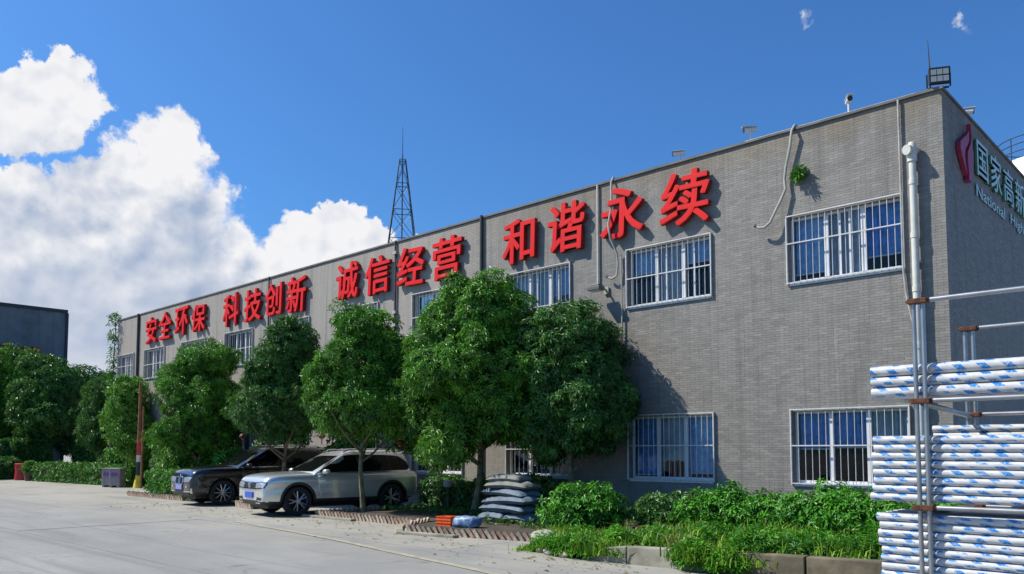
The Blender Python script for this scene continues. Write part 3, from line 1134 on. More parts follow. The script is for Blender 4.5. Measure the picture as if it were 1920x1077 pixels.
# ------------------------------------------------------------------ foliage
def leaves_mesh(name, material, C_, A_, L_, rng, per=7, spread=(50, 105), width=.30, droop=.35, up_bias=.0):
    """rosettes of pointed leaves. C_ (n,3) centres, A_ (n,3) axes, L_ (n,) leaf length"""
    n = len(C_)
    A_ = A_ / np.linalg.norm(A_, axis=1, keepdims=True)
    ref = np.where(np.abs(A_[:, 2:3]) < .9, np.array([[0, 0, 1.]]), np.array([[1., 0, 0]]))
    S = np.cross(A_, ref)
    S /= np.linalg.norm(S, axis=1, keepdims=True)
    U = np.cross(S, A_)
    ph = rng.uniform(0, 2 * np.pi, (n, 1)) + np.arange(per)[None] * 2 * np.pi / per + rng.uniform(-.35, .35, (n, per))
    th = np.radians(rng.uniform(spread[0], spread[1], (n, per)))
    D = (np.cos(th)[..., None] * A_[:, None] + np.sin(th)[..., None] * (np.cos(ph)[..., None] * S[:, None] + np.sin(ph)[..., None] * U[:, None]))
    D[..., 2] -= droop * rng.uniform(.2, 1.0, (n, per))
    D /= np.linalg.norm(D, axis=-1, keepdims=True)
    L = (L_[:, None] * rng.uniform(.7, 1.15, (n, per)))[..., None]
    Wd = np.cross(D, A_[:, None] + rng.normal(0, .35, (n, per, 3)))
    Wd /= np.linalg.norm(Wd, axis=-1, keepdims=True) + 1e-9
    Nn = np.cross(Wd, D)
    base = C_[:, None] + D * L * .12
    mid = base + D * L * .48 + Nn * L * .06
    tip = base + D * L * 1.0
    tip[..., 2] -= (L[..., 0] * .16)
    l_ = mid + Wd * L * width * .5
    r_ = mid - Wd * L * width * .5
    V = np.stack([base, l_, tip, r_], 2).reshape(-1, 3)
    m = n * per
    F = (np.array([[0, 1, 2, 3]]) + (np.arange(m) * 4)[:, None])
    ro = rng.beta(1.5, 2.2, (n, 1))
    t_ = np.clip(ro * .7 + rng.random((n, per)) * .38, 0, 1).reshape(-1)
    return V, F, np.repeat(t_, 4)


def sphere_pts(n, rng):
    i = np.arange(n) + .5
    ph = np.arccos(1 - 2 * i / n)
    th = np.pi * (1 + 5 ** .5) * i + rng.uniform(0, 6)
    return np.stack([np.sin(ph) * np.cos(th), np.sin(ph) * np.sin(th), np.cos(ph)], 1)


def crown(name, material, lobes, parent, seed, leaf=.17, clump=.36, ros=13, per=7, wall=None, fill=1.0, dens=1.0, floor=None, width=.30, droop=.35, bumps=0):
    """crown of many leaf clumps over the surface of lobes (cx,cy,cz,rx,ry,rz), hollow places between clumps"""
    rng = np.random.default_rng(seed)
    lobes = np.array(lobes, float)
    if bumps:
        extra = []
        for lb in lobes:
            for k in range(bumps):
                d = rng.normal(0, 1, 3) + np.array([0, -.3, .25])
                d /= np.linalg.norm(d)
                f = rng.uniform(.24, .40)
                extra.append(np.concatenate([lb[:3] + d * lb[3:] * rng.uniform(.70, .90), lb[3:] * f * rng.uniform(.8, 1.2, 3)]))
        lobes = np.concatenate([lobes * np.array([1, 1, 1, .90, .90, .90]), np.array(extra)])
    CC, AA, LL, TT = [], [], [], []
    for li, lb in enumerate(lobes):
        c, r = lb[:3], lb[3:]
        area = 4 * np.pi * (((r[0] * r[1]) ** 1.6 + (r[0] * r[2]) ** 1.6 + (r[1] * r[2]) ** 1.6) / 3) ** (1 / 1.6)
        n = max(8, int(area / (clump ** 2 * 1.15) * dens))
        d = sphere_pts(n, rng) + rng.normal(0, .10, (n, 3))
        d /= np.linalg.norm(d, axis=1, keepdims=True)
        rad = rng.uniform(.66, 1.08, n) + .07 * np.sin(d[:, 0] * 5 + seed) * np.cos(d[:, 2] * 6 + li)
        P = c + d * r * rad[:, None]
        keep = np.ones(n, bool)
        for lj, lo in enumerate(lobes):
            if lj != li:
                q = np.linalg.norm((P - lo[:3]) / lo[3:], axis=1)
                keep &= q > .72
        P, d = P[keep], d[keep]
        for p, dd in zip(P, d):
            rc = clump * rng.uniform(.65, 1.25)
            k = int(ros * rng.uniform(.55, 1.3))
            q = rng.normal(0, 1, (k, 3)) + dd * .9 + np.array([0, 0, .25])
            q /= np.linalg.norm(q, axis=1, keepdims=True)
            CC.append(p + q * rc * rng.uniform(.45, 1.0, (k, 1)) * np.array([1, 1, .85]))
            AA.append(q * .7 + dd * .5 + np.array([0, 0, .35]) + rng.normal(0, .25, (k, 3)))
            LL.append(np.full(k, leaf * rng.uniform(.8, 1.25)))
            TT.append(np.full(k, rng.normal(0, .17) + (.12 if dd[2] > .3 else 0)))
        nf = int(area * 26 * fill)
        u = rng.normal(0, 1, (nf, 3))
        u /= np.linalg.norm(u, axis=1, keepdims=True)
        CC.append(c + u * r * rng.uniform(.35, .82, (nf, 1)))
        AA.append(u + rng.normal(0, .6, (nf, 3)))
        LL.append(np.full(nf, leaf * 1.35))
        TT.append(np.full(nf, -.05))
    CC, AA, LL, TT = np.concatenate(CC), np.concatenate(AA), np.concatenate(LL), np.concatenate(TT)
    if wall is not None:
        k = CC[:, 1] < wall
        CC, AA, LL, TT = CC[k], AA[k], LL[k], TT[k]
    if floor is not None:
        k = CC[:, 2] > floor
        CC, AA, LL, TT = CC[k], AA[k], LL[k], TT[k]
    V, F, T = leaves_mesh(name, material, CC, AA, LL, rng, per, width=width, droop=droop)
    T = np.clip(T + np.repeat(TT, per * 4), 0, 1)
    o = link(name, quads_mesh(name, V, F, material, T), parent)
    return o


def trunk(parent, h, r, limbs, seed, material='bark', lean=(0, 0)):
    rn = random.Random(seed)
    tm = MB()
    pts, rs = [], []
    for i in range(9):
        t = i / 8
        pts.append((lean[0] * t + .03 * math.sin(t * 7 + seed), lean[1] * t + .03 * math.cos(t * 5 + seed), -.05 + (h + .05) * t))
        rs.append(r * (1.35 if i == 0 else 1.0 - .45 * t))
    tm.tube(pts, rs, 9)
    tm.build('trunk', material, parent, smooth=True)
    for k in range(limbs):
        a = 2 * math.pi * (k + rn.uniform(-.2, .2)) / limbs
        t0 = rn.uniform(.55, .95)
        b = Vector((lean[0] * t0, lean[1] * t0, h * t0))
        l_ = rn.uniform(.8, 1.3)
        q = [b]
        for s in (.35, .7, 1.0):
            q.append(b + Vector((math.cos(a) * l_ * s, math.sin(a) * l_ * s, l_ * (.55 * s + .35 * s * s))))
        MB().tube(q, [r * .5, r * .38, r * .26, r * .12], 7).build('limb', material, parent, smooth=True)


LOC = [0]


def tree(label, base, lobes, h, r, seed, material='leaf_tree', bark='bark', limbs=5, lean=(0, 0), wall=None, leaf=.118, clump=.34, ros=27, dens=1.0, fill=1.0, s=1.0, group='trees in front of the building'):
    lobes = [(a * s, b * s, 1.65 + (c - 1.65) * s, d * s, e * s, f * s) for a, b, c, d, e, f in lobes]
    t = thing('broadleaf_tree', label, 'tree', base, 0, group)
    trunk(t, h, r, limbs, seed, bark, lean)
    w = None if wall is None else wall - base[1]
    crown('crown', material, lobes, t, seed, leaf, clump, ros, 7, w, fill, dens, bumps=4)
    return t


WALL = -.14
big = tree('largest bushy tree with a bright green domed crown, its leaning pale trunk beside the sacks', (-10.45, -1.75, 0),
     [(.55, -.45, 4.95, .95, 1.1, .85), (1.05, -.40, 4.75, .95, 1.1, .95), (.20, -.45, 4.4, 1.15, 1.2, 1.0), (.50, -.5, 3.6, 1.80, 1.55, 1.2), (-1.05, -.55, 3.35, .95, 1.0, 1.05), (-1.5, -.6, 2.45, .75, .85, .78), (1.1, -.25, 2.7, 1.25, 1.2, .90), (-.3, -.5, 2.4, 1.2, 1.1, .60)],
     2.2, .10, 11, 'leaf_tree', 'bark_green', lean=(.30, .05), wall=WALL)
crown('low_branch', 'leaf_bright', [(.35, -1.35, 1.72, .50, .45, .40), (.75, -1.2, 1.85, .35, .35, .28)], big, 99, .15, .26, 12, 7, None, .3, .8)
MB().tube([(.22, 0, 1.3), (.3, -.5, 1.6), (.4, -1.2, 1.75)], [.035, .025, .012], 7).build('limb', 'bark_green', big, smooth=True)
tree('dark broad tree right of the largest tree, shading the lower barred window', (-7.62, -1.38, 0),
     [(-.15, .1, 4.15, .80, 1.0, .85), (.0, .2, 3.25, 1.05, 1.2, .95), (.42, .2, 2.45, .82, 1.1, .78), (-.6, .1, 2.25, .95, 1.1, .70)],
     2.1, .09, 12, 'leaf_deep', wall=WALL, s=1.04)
tree('upright bushy tree whose thin trunk stands before the silver car', (-13.0, -3.29, 0),
     [(.15, 0, 5.0, .80, .85, .70), (.05, 0, 4.1, 1.26, 1.3, 1.0), (-.05, 0, 3.2, 1.42, 1.45, .95), (-.65, -.2, 2.9, .90, 1.0, .75), (.55, 0, 2.85, .95, 1.1, .70)],
     2.2, .075, 13, 'leaf_tree', 'bark_green', wall=WALL, s=.89)
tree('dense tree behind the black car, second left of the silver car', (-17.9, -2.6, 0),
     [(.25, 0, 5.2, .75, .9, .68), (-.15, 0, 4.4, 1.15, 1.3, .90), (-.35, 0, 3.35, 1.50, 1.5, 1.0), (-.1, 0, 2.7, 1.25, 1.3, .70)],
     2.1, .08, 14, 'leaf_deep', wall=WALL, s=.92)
tree('loose-topped tree standing over the hedge left of the black car', (-25.4, -1.75, 0),
     [(.6, 0, 4.95, .85, .9, .70), (-.35, 0, 4.3, 1.1, 1.2, .85), (.2, 0, 3.45, 1.65, 1.5, 1.0), (-.1, 0, 2.4, 1.45, 1.4, .8)],
     2.0, .10, 15, 'leaf_tree', wall=WALL)
tree('small bright yellow-green tree just behind the banded pole', (-34.6, -.85, 0),
     [(.1, 0, 4.2, .75, .75, .75), (-.2, 0, 3.3, .95, .9, .85), (.5, 0, 2.6, .95, .9, .9), (.9, 0, 1.9, .6, .8, .6)],
     1.9, .06, 16, 'leaf_bright', leaf=.19, clump=.34, ros=9, fill=.5, wall=WALL)
FT = 'trees left of the building'
tree('rounded dark tree behind the clipped hedge, left of the grey bins', (-41.6, .9, 0),
     [(.2, 0, 4.7, 1.25, 1.3, 1.05), (0, 0, 3.5, 1.65, 1.6, 1.15), (.1, 0, 2.5, 1.45, 1.4, .9)],
     2.2, .11, 17, 'leaf_deep', leaf=.19, clump=.42, ros=15, group=FT)
tree('tall dark tree in front of the warehouse corner', (-52.9, 1.2, 0),
     [(-.3, 0, 6.1, 1.1, 1.3, 1.1), (.3, 0, 4.9, 1.7, 1.8, 1.3), (.2, 0, 3.6, 1.9, 1.8, 1.3), (1.2, 0, 5.4, .7, .9, .7)],
     2.6, .13, 18, 'leaf_deep', leaf=.22, clump=.48, ros=13, group=FT, s=1.12)
tree('broad tree with a sunlit top at the far left', (-58.2, .6, 0),
     [(-.2, 0, 6.3, 1.4, 1.5, 1.1), (-.3, 0, 5.1, 1.9, 1.8, 1.4), (-.2, 0, 3.7, 1.9, 1.8, 1.3)],
     2.6, .14, 19, 'leaf_tree', leaf=.24, clump=.5, ros=12, group=FT, s=1.22)
tree('broad tree cut by the left edge, in front of the warehouse', (-57.2, -5.7, 0),
     [(0, 0, 6.2, 1.6, 1.6, 1.3), (0, 0, 4.6, 2.0, 2.0, 1.5), (0, 0, 3.3, 1.8, 1.8, 1.1)],
     2.5, .13, 20, 'leaf_deep', leaf=.26, clump=.5, ros=10, group=FT, s=1.2)
tree('low tree filling the gap beyond the building end', (-44.2, 3.6, 0),
     [(0, 0, 3.7, 1.2, 1.3, .9), (.1, 0, 2.6, 1.6, 1.5, 1.1)],
     2.0, .1, 22, 'leaf_deep', leaf=.24, clump=.45, ros=9, group=FT)
for i, (x, y, s, lab) in enumerate([(-58.5, 5.0, 1.2, 'shaded tree farther back against the warehouse wall, right one'), (-60.2, -3.0, 1.1, 'shaded tree farther back against the warehouse wall, middle one'), (-60, -9.5, 1.15, 'shaded tree farther back against the warehouse wall, left one')]):
    tree(lab, (x, y, 0), [(0, 0, 5.2 * s, 1.7, 1.7, 1.4), (0, 0, 3.6 * s, 2.1, 2.1, 1.5), (0, 0, 2.2 * s, 1.8, 1.9, 1.2)], 2.4, .13, 30 + i, 'leaf_deep', leaf=.30, clump=.55, ros=8, fill=.7, group=FT)


def shrub(label, base, lobes, seed, material='leaf_shrub', leaf=.10, clump=.17, ros=8, dens=.8, name='shrub', cat='shrub', group=None, wall=None, fill=1.6):
    if name == 'shrub':
        zq = 1.0 if seed == 41 else .80
        lobes = [(a, b, c * zq, d, e, f * (zq + .06)) for a, b, c, d, e, f in lobes]
    t = thing(name, label, cat, base, 0, group)
    rn = random.Random(seed)
    sm = MB()
    for k in range(7):
        a = rn.uniform(0, 6.28)
        l_ = lobes[k % len(lobes)]
        sm.tube([(rn.uniform(-.08, .08) + l_[0] * .4, l_[1] * .4 + rn.uniform(-.08, .08), -.05), (l_[0] * .7 + .15 * math.cos(a), l_[1] * .7 + .15 * math.sin(a), l_[2] * .6), (l_[0] + .25 * math.cos(a), l_[1] + .25 * math.sin(a), l_[2])], [.014, .010, .005], 5)
    sm.build('stem', 'bark', t, smooth=True)
    crown('foliage', material, lobes, t, seed, leaf, clump, ros, 6, None if wall is None else wall - base[1], fill, dens, floor=-.02, width=.42, droop=.25)
    return t


SG = 'shrubs in the raised bed along the wall'
shrub('rounded leafy shrub at the left end of the bed, right of the sacks', (-6.1, -2.85, .06), [(-.42, 0, .36, .46, .5, .36), (.30, .1, .40, .50, .5, .38), (-.15, -.1, .66, .30, .4, .20), (.42, .1, .66, .22, .3, .18), (-.6, -.1, .2, .3, .3, .22), (.05, -.3, .3, .35, .3, .28)], 41, group=SG)
shrub('dark low shrub in tree shade under the left lower window', (-5.0, -1.7, .2), [(0, 0, .30, .60, .5, .36), (.7, .1, .34, .5, .5, .36)], 42, 'leaf_deep', group=SG)
shrub('tufted leafy shrub under the right end of the left lower window', (-3.65, -2.15, .25), [(-.25, 0, .28, .38, .4, .28), (.3, .1, .40, .42, .45, .34), (.42, .1, .74, .16, .2, .20), (-.05, 0, .55, .2, .2, .18)], 43, group=SG)
shrub('clipped leafy shrub below the blank wall between the two lower windows', (-2.55, -2.1, .25), [(-.35, 0, .30, .38, .45, .30), (.25, 0, .34, .42, .45, .32), (-.05, 0, .56, .24, .3, .16)], 44, group=SG)
shrub('tall leafy shrub under the left edge of the corner lower window', (-1.45, -2.3, .28), [(-.3, 0, .34, .40, .45, .34), (.28, -.1, .44, .42, .45, .34), (.15, 0, .76, .20, .2, .18), (.5, 0, .62, .2, .2, .2)], 45, group=SG)
shrub('bright leafy shrub under the corner lower window next to the pipe rack', (-.35, -2.7, .28), [(-.35, 0, .38, .44, .5, .34), (.35, 0, .30, .44, .5, .30), (-.2, 0, .66, .26, .3, .16), (.15, -.2, .5, .25, .3, .2)], 46, group=SG)
shrub('leafy shrub half hidden behind the pipe bundles', (.9, -2.9, .28), [(0, 0, .34, .6, .5, .36)], 47, group=SG)

# clipped hedges
def hedge(label, x0, x1, y0, y1, h, seed, material='leaf_hedge', leaf=.10, rz=0.0):
    t = thing('hedge', label, 'hedge', ((x0 + x1) / 2, (y0 + y1) / 2, 0), rz)
    rng = np.random.default_rng(seed)
    lx, ly = (x1 - x0) / 2, (y1 - y0) / 2
    area_top, area_f = 4 * lx * ly, 2 * lx * h
    n = int((area_top + 2 * area_f + 4 * ly * h) * 90)
    pr = np.array([area_top, area_f, area_f, 2 * ly * h, 2 * ly * h])
    face = rng.choice(5, n, p=pr / pr.sum())
    u, v_ = rng.uniform(-1, 1, n), rng.uniform(0, 1, n)
    X = np.where(face < 3, u * lx, np.where(face == 3, -lx, lx))
    Y = np.where(face == 0, (v_ * 2 - 1) * ly, np.where(face == 1, -ly, np.where(face == 2, ly, u * ly)))
    bump = .05 * np.sin(X * 3.1 + seed) + .04 * np.sin(X * 7.3)
    Z = np.where(face == 0, h + bump, v_ * (h + bump))
    Cc = np.stack([X, Y, Z], 1) + rng.normal(0, .045, (n, 3))
    nrm = np.stack([np.where(face == 3, -1, np.where(face == 4, 1, 0)), np.where(face == 1, -1, np.where(face == 2, 1, 0)), np.where(face == 0, 1.4, .45)], 1).astype(float)
    A = nrm + rng.normal(0, .45, (n, 3))
    Cc[:, 2] = np.maximum(Cc[:, 2], .03)
    V, F, T = leaves_mesh('foliage', material, Cc, A, np.full(n, leaf), rng, 6, width=.45, droop=.15)
    link('foliage', quads_mesh('foliage', V, F, material, T), t)
    MB().box(-lx + .1, lx - .1, -ly + .1, ly - .1, 0, h - .12).build('twig_core', 'soil', t)
    return t


hedge('long clipped bright-topped hedge between the red bin and the banded pole', -45.2, -34.0, -1.30, -.30, .90, 51, leaf=.13, rz=R(4))
hedge('tall dark hedge added to deepen the shade under the far left trees', -52.0, -40.0, 2.6, 4.0, 2.1, 58, 'leaf_deep', leaf=.24)  # added hedge, its dark leaves stand in for shade beneath the trees
hedge('dark hedge added to darken the bright yard behind the red bin', -57.0, -51.5, -.8, 1.0, 2.2, 59, 'leaf_deep', leaf=.26)  # added to hide sunlit ground where deep shade belongs
hedge('clipped hedge reaching the nose of the black car', -25.2, -21.2, -3.75, -2.5, .88, 52, 'leaf_shrub', leaf=.12)
hedge('dark shaded hedge at the far left edge, left of the red bin', -54.0, -48.9, -2.9, -1.4, 1.15, 53, 'leaf_deep', leaf=.16)
shrub('spreading pale-leaved bush behind the long hedge', (-37.3, .1, 0), [(0, 0, 1.1, .9, .8, .75), (.5, .1, 1.7, .6, .6, .6)], 54, 'leaf_tree', leaf=.18, clump=.3, ros=8, name='bush', cat='bush')
shrub('upright leafy bush beside the banded pole', (-34.9, .2, 0), [(0, 0, 1.2, .5, .5, .9), (.5, 0, .9, .5, .5, .6)], 55, 'leaf_bright', leaf=.18, clump=.28, ros=8, name='bush', cat='bush')
shrub('bright leafy bush between the pole and the black car', (-27.4, -1.7, 0), [(0, 0, 1.0, .8, .7, .8), (.7, 0, 1.4, .7, .7, .8), (-.4, 0, 1.9, .6, .6, .6)], 56, 'leaf_bright', leaf=.16, clump=.28, ros=8, name='bush', cat='bush')
shrub('green bush under the loose-topped tree behind the black car', (-25.0, -1.3, 0), [(-.6, 0, 1.0, .8, .6, .7), (.6, 0, 1.1, .9, .6, .8)], 57, 'leaf_tree', leaf=.15, clump=.28, ros=8, name='bush', cat='bush')

UG = 'shaded bushes under the trees by the wall'
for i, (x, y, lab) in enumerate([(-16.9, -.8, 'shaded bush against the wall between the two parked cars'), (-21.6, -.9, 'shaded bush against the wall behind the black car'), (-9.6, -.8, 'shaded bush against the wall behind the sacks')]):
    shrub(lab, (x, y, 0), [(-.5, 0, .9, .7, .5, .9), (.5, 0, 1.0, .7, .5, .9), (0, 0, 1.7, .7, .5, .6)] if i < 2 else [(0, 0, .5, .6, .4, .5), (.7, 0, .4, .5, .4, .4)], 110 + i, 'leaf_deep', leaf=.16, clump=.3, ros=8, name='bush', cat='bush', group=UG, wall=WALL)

hedge('low dark hedge added to darken the foot of the wall behind the garden lamp and the sacks', -13.2, -8.9, -1.15, -.35, .80, 120, 'leaf_deep', leaf=.13)  # added for its darkness, stands in for wall shade below the crowns

# plants on the building itself
t = thing('wall_plant', 'small tuft of weeds growing out of the wall beside the hanging hose', 'plant', (-2.66, -.03, 7.26))
crown('foliage', 'leaf_tree', [(0, -.06, 0, .09, .06, .11), (.02, -.08, .1, .05, .05, .06)], t, 61, .11, .06, 3, 5, -.0, .4)
t = thing('climbing_plant', 'creeper hanging down the far left end of the facade', 'plant', (-38.45, -.15, 0))
MB().tube([(0, 0, 0), (-.1, 0, 3), (0, 0, 6), (.05, .05, 8.6)], [.05, .04, .03, .015], 6).build('stem', 'bark', t, smooth=True)
crown('foliage', 'leaf_tree', [(.0, 0, 8.35, .16, .2, .30), (-.12, 0, 7.3, .10, .16, .6), (-.15, 0, 6.0, .12, .16, .7), (-.1, 0, 4.8, .2, .2, .7)], t, 62, .16, .16, 4, 5, None, .2, .5)

# ------------------------------------------------------------------ planting beds
def bed(poly, h, edge, name='planting_bed', step=.135, seed=1):
    b = MB().prism(poly, -.02, h).build(name, 'soil')
    tag(b, kind='structure')
    rn = random.Random(seed)
    ms = []
    for mt in ('edge_brick', 'edge_brick_pale'):
        bm_ = MB()
        bm_.box(-.035, .035, -.03, .03, -.10, .14)
        ms.append(bm_.mesh('brick', mt, bevel=.006))
    for a, c in zip(edge[:-1], edge[1:]):
        l_ = math.hypot(c[0] - a[0], c[1] - a[1])
        ang = math.atan2(c[1] - a[1], c[0] - a[0])
        n = max(1, int(l_ / step))
        for k in range(n):
            f = (k + .5) / n
            o = link('brick', ms[0 if rn.random() < .6 else 1], b, (a[0] + (c[0] - a[0]) * f, a[1] + (c[1] - a[1]) * f, .045 + rn.uniform(-.015, .012)))
            o.rotation_euler = (rn.uniform(-.06, .06), R(-38) + rn.uniform(-.1, .1), ang + rn.uniform(-.05, .05))
    return b


bed([(-13.35, -4.30), (-9.75, -4.28), (-9.75, -.02), (-13.35, -.02)], .07, [(-13.42, -2.2), (-13.40, -4.36), (-9.6, -4.33)], seed=1)
bed([(-9.55, -4.15), (-9.25, -4.75), (-8.55, -5.32), (-7.2, -5.1), (-5.2, -4.65), (-5.2, -.02), (-9.55, -.02)], .075, [(-9.58, -4.0), (-9.30, -4.78), (-8.58, -5.38), (-7.2, -5.17), (-5.6, -4.80)], seed=2)
bed([(-18.35, -3.85), (-16.9, -4.15), (-16.9, -.02), (-18.35, -.02)], .07, [(-18.42, -3.0), (-18.36, -3.92), (-16.9, -4.22)], seed=3)
bed([(-26.6, -3.8), (-21.3, -3.8), (-21.3, -.02), (-26.6, -.02)], .06, [(-26.6, -3.86), (-22.0, -3.86)], seed=4)
# pale concrete lip in front of the nose of the middle bed
for nm, poly in (('kerb', [(-9.9, -4.55), (-9.35, -5.1), (-8.6, -5.66), (-7.2, -5.42), (-7.2, -5.26), (-8.58, -5.5), (-9.28, -4.95), (-9.8, -4.45)]), ('kerb', [(-13.7, -4.62), (-11.6, -4.62), (-11.6, -4.46), (-13.6, -4.46)])):
    o = MB().prism(poly, -.01, .055).build(nm, 'bed_concrete', bevel=.012)
    tag(o, kind='structure')
# raised bed on the right with its low retaining wall
WP = [(-4.75, -4.9, .10), (-4.45, -5.65, .12), (-3.6, -5.95, .17), (-2.83, -5.90, .25), (-1.6, -5.85, .29), (-.2, -5.80, .33), (1.2, -5.7, .35), (3.4, -5.6, .35)]
rs_ = MB()
poly = [(p[0], p[1] + .08) for p in WP] + [(3.4, -.02), (-6.9, -.02), (-6.9, -3.3), (-5.3, -4.2)]
zz = [p[2] - .03 for p in WP] + [.35, .12, .10, .10]
n = len(poly)
rs_.add([(x, y, -.02) for x, y in poly] + [(x, y, z) for (x, y), z in zip(poly, zz)], [tuple(range(n - 1, -1, -1)), tuple(range(n, 2 * n))] + [(k, (k + 1) % n, n + (k + 1) % n, n + k) for k in range(n)])
o = rs_.build('raised_bed', 'soil')
tag(o, kind='structure')
rw = thing('retaining_wall', 'low weathered concrete retaining wall of the weedy bed', 'wall', (0, 0, 0))
for a, b in zip(WP[2:-1], WP[3:]):
    L = math.hypot(b[0] - a[0], b[1] - a[1])
    ux, uy = (b[0] - a[0]) / L, (b[1] - a[1]) / L
    a2, b2 = (a[0] + ux * .012, a[1] + uy * .012), (b[0] - ux * .012, b[1] - uy * .012)
    nx, ny = uy * .10, -ux * .10
    mb = MB()
    mb.add([(a2[0] + nx, a2[1] + ny, -.05), (b2[0] + nx, b2[1] + ny, -.05), (b2[0] - nx, b2[1] - ny, -.05), (a2[0] - nx, a2[1] - ny, -.05),
            (a2[0] + nx, a2[1] + ny, a[2]), (b2[0] + nx, b2[1] + ny, b[2]), (b2[0] - nx, b2[1] - ny, b[2]), (a2[0] - nx, a2[1] - ny, a[2])],
           [(0, 3, 2, 1), (4, 5, 6, 7), (0, 1, 5, 4), (1, 2, 6, 5), (2, 3, 7, 6), (3, 0, 4, 7)])
    mb.build('block', 'bed_concrete' if a[0] < -1.7 else 'bed_concrete_stained', rw, bevel=.015)


def grass(name, regions, seed, material, hmin, hmax, kind='stuff', wd=.012):
    """blades: regions of (polygon sampler box x0,x1,y0,y1,z, count)"""
    rng = np.random.default_rng(seed)
    P, Hh, TC = [], [], []
    for (x0, x1, y0, y1, z, n, hs) in regions:
        nc = max(3, n // 26)
        cc = np.stack([rng.uniform(x0, x1, nc), rng.uniform(y0, y1, nc)], 1)
        ci = rng.integers(0, nc, n)
        q = cc[ci] + rng.normal(0, .085, (n, 2))
        ch = rng.uniform(.45, 1.5, nc) ** 1.2
        ct = rng.normal(0, .22, nc)
        TC.append(ct[ci])
        P.append(np.concatenate([q, np.full((n, 1), z)], 1))
        Hh.append(rng.uniform(hmin, hmax, n) * hs * ch[ci])
    P, Hh = np.concatenate(P), np.concatenate(Hh)
    n = len(P)
    a = rng.uniform(0, 2 * np.pi, n)
    dr = np.stack([np.cos(a), np.sin(a), np.zeros(n)], 1)
    sd_ = np.stack([-np.sin(a), np.cos(a), np.zeros(n)], 1)
    lean = rng.uniform(.1, 1.25, n)[:, None]
    up = np.array([[0, 0, 1.]])
    w = (wd * rng.uniform(.7, 1.5, n))[:, None]
    h = Hh[:, None]
    b0, b1 = P - sd_ * w, P + sd_ * w
    m = P + up * h * .6 + dr * h * lean * .3
    m0, m1 = m - sd_ * w * .8, m + sd_ * w * .8
    tp = P + up * h * (1 - lean * .25) + dr * h * lean
    V = np.stack([b0, b1, m1, m0, tp], 1).reshape(-1, 3)
    i = np.arange(n)[:, None] * 5
    F = np.concatenate([i + np.array([[0, 1, 2, 3]]), i + np.array([[3, 2, 4, 4]])], 0)
    t_ = np.clip(np.repeat(rng.beta(1.6, 1.6, n) + np.concatenate(TC), 5), 0, 1)
    me = bpy.data.meshes.new(name)
    q4 = F[:n]
    t3 = F[n:, :3]
    me.vertices.add(len(V))
    me.vertices.foreach_set('co', V.astype(np.float32).ravel())
    loops = np.concatenate([q4.ravel(), t3.ravel()]).astype(np.int32)
    me.loops.add(len(loops))
    me.loops.foreach_set('vertex_index', loops)
    me.polygons.add(2 * n)
    me.polygons.foreach_set('loop_start', np.concatenate([np.arange(n) * 4, 4 * n + np.arange(n) * 3]).astype(np.int32))
    me.polygons.foreach_set('loop_total', np.concatenate([np.full(n, 4), np.full(n, 3)]).astype(np.int32))
    me.update(calc_edges=True)
    me.materials.append(MATS[material])
    at = me.color_attributes.new('tint', 'FLOAT_COLOR', 'POINT')
    col = np.ones((len(V), 4), np.float32)
    col[:, :3] = t_[:, None]
    at.data.foreach_set('color', col.ravel())
    o = link(name, me)
    tag(o, kind=kind)
    return o


GR = [(-5.6, -4.5, -5.2, -3.6, .09, 800, .7), (-4.6, -3.4, -5.75, -3.2, .12, 1200, .8), (-3.6, -2.4, -5.55, -2.9, .2, 1100, .9), (-2.5, -1.2, -5.6, -2.7, .25, 1400, .9),
      (-1.3, .3, -5.65, -2.9, .28, 1900, .8), (.2, 3.0, -5.5, -3.0, .3, 1700, .8), (-4.6, -3.0, -6.05, -5.6, .1, 700, .8), (-2.15, -.75, -6.05, -5.8, .16, 1000, .95), (-4.4, -2.9, -6.1, -5.75, .1, 600, .95), (-5.2, -4.6, -5.9, -5.3, .0, 300, .6), (-6.8, -5.6, -4.0, -3.3, .1, 300, .6)]
grass('grass', GR, 71, 'grass_blade', .06, .25, wd=.009)
grass('dry_grass', [(-4.4, -2.2, -5.6, -3.9, .15, 260, .9), (-2.2, -.6, -5.8, -4.6, .2, 160, .8), (-5.2, -4.5, -5.8, -5.0, .05, 120, .7)], 72, 'dry_blade', .12, .32)
# broad-leaved weeds among the grass
wrg = np.random.default_rng(73)
CW, AW, LW, TW = [], [], [], []
for k in range(58):
    cx_, cy_ = wrg.uniform(-5.0, 2.4), wrg.uniform(-5.7, -3.3)
    if cy_ < -5.2 and (-3.3 < cx_ < -2.2 or cx_ > -.6):
        cy_ += .8
    if cx_ < -3.6:
        cy_ = max(cy_, -5.6)
    zb_ = .06 + .24 * min(1, max(0, (cx_ + 5) / 4))
    m_ = int(wrg.uniform(40, 110))
    rx_, hz_ = wrg.uniform(.20, .42), wrg.uniform(.14, .36)
    q = wrg.normal(0, 1, (m_, 3))
    q /= np.linalg.norm(q, axis=1, keepdims=True)
    q[:, 2] = np.abs(q[:, 2])
    CW.append(np.array([cx_, cy_, zb_]) + q * np.array([rx_, rx_ * .9, hz_]) * wrg.uniform(.5, 1.05, (m_, 1)))
    AW.append(q * .6 + np.array([0, 0, .8]) + wrg.normal(0, .3, (m_, 3)))
    LW.append(np.full(m_, wrg.uniform(.06, .13)))
    TW.append(np.full(m_, wrg.normal(0, .25)))
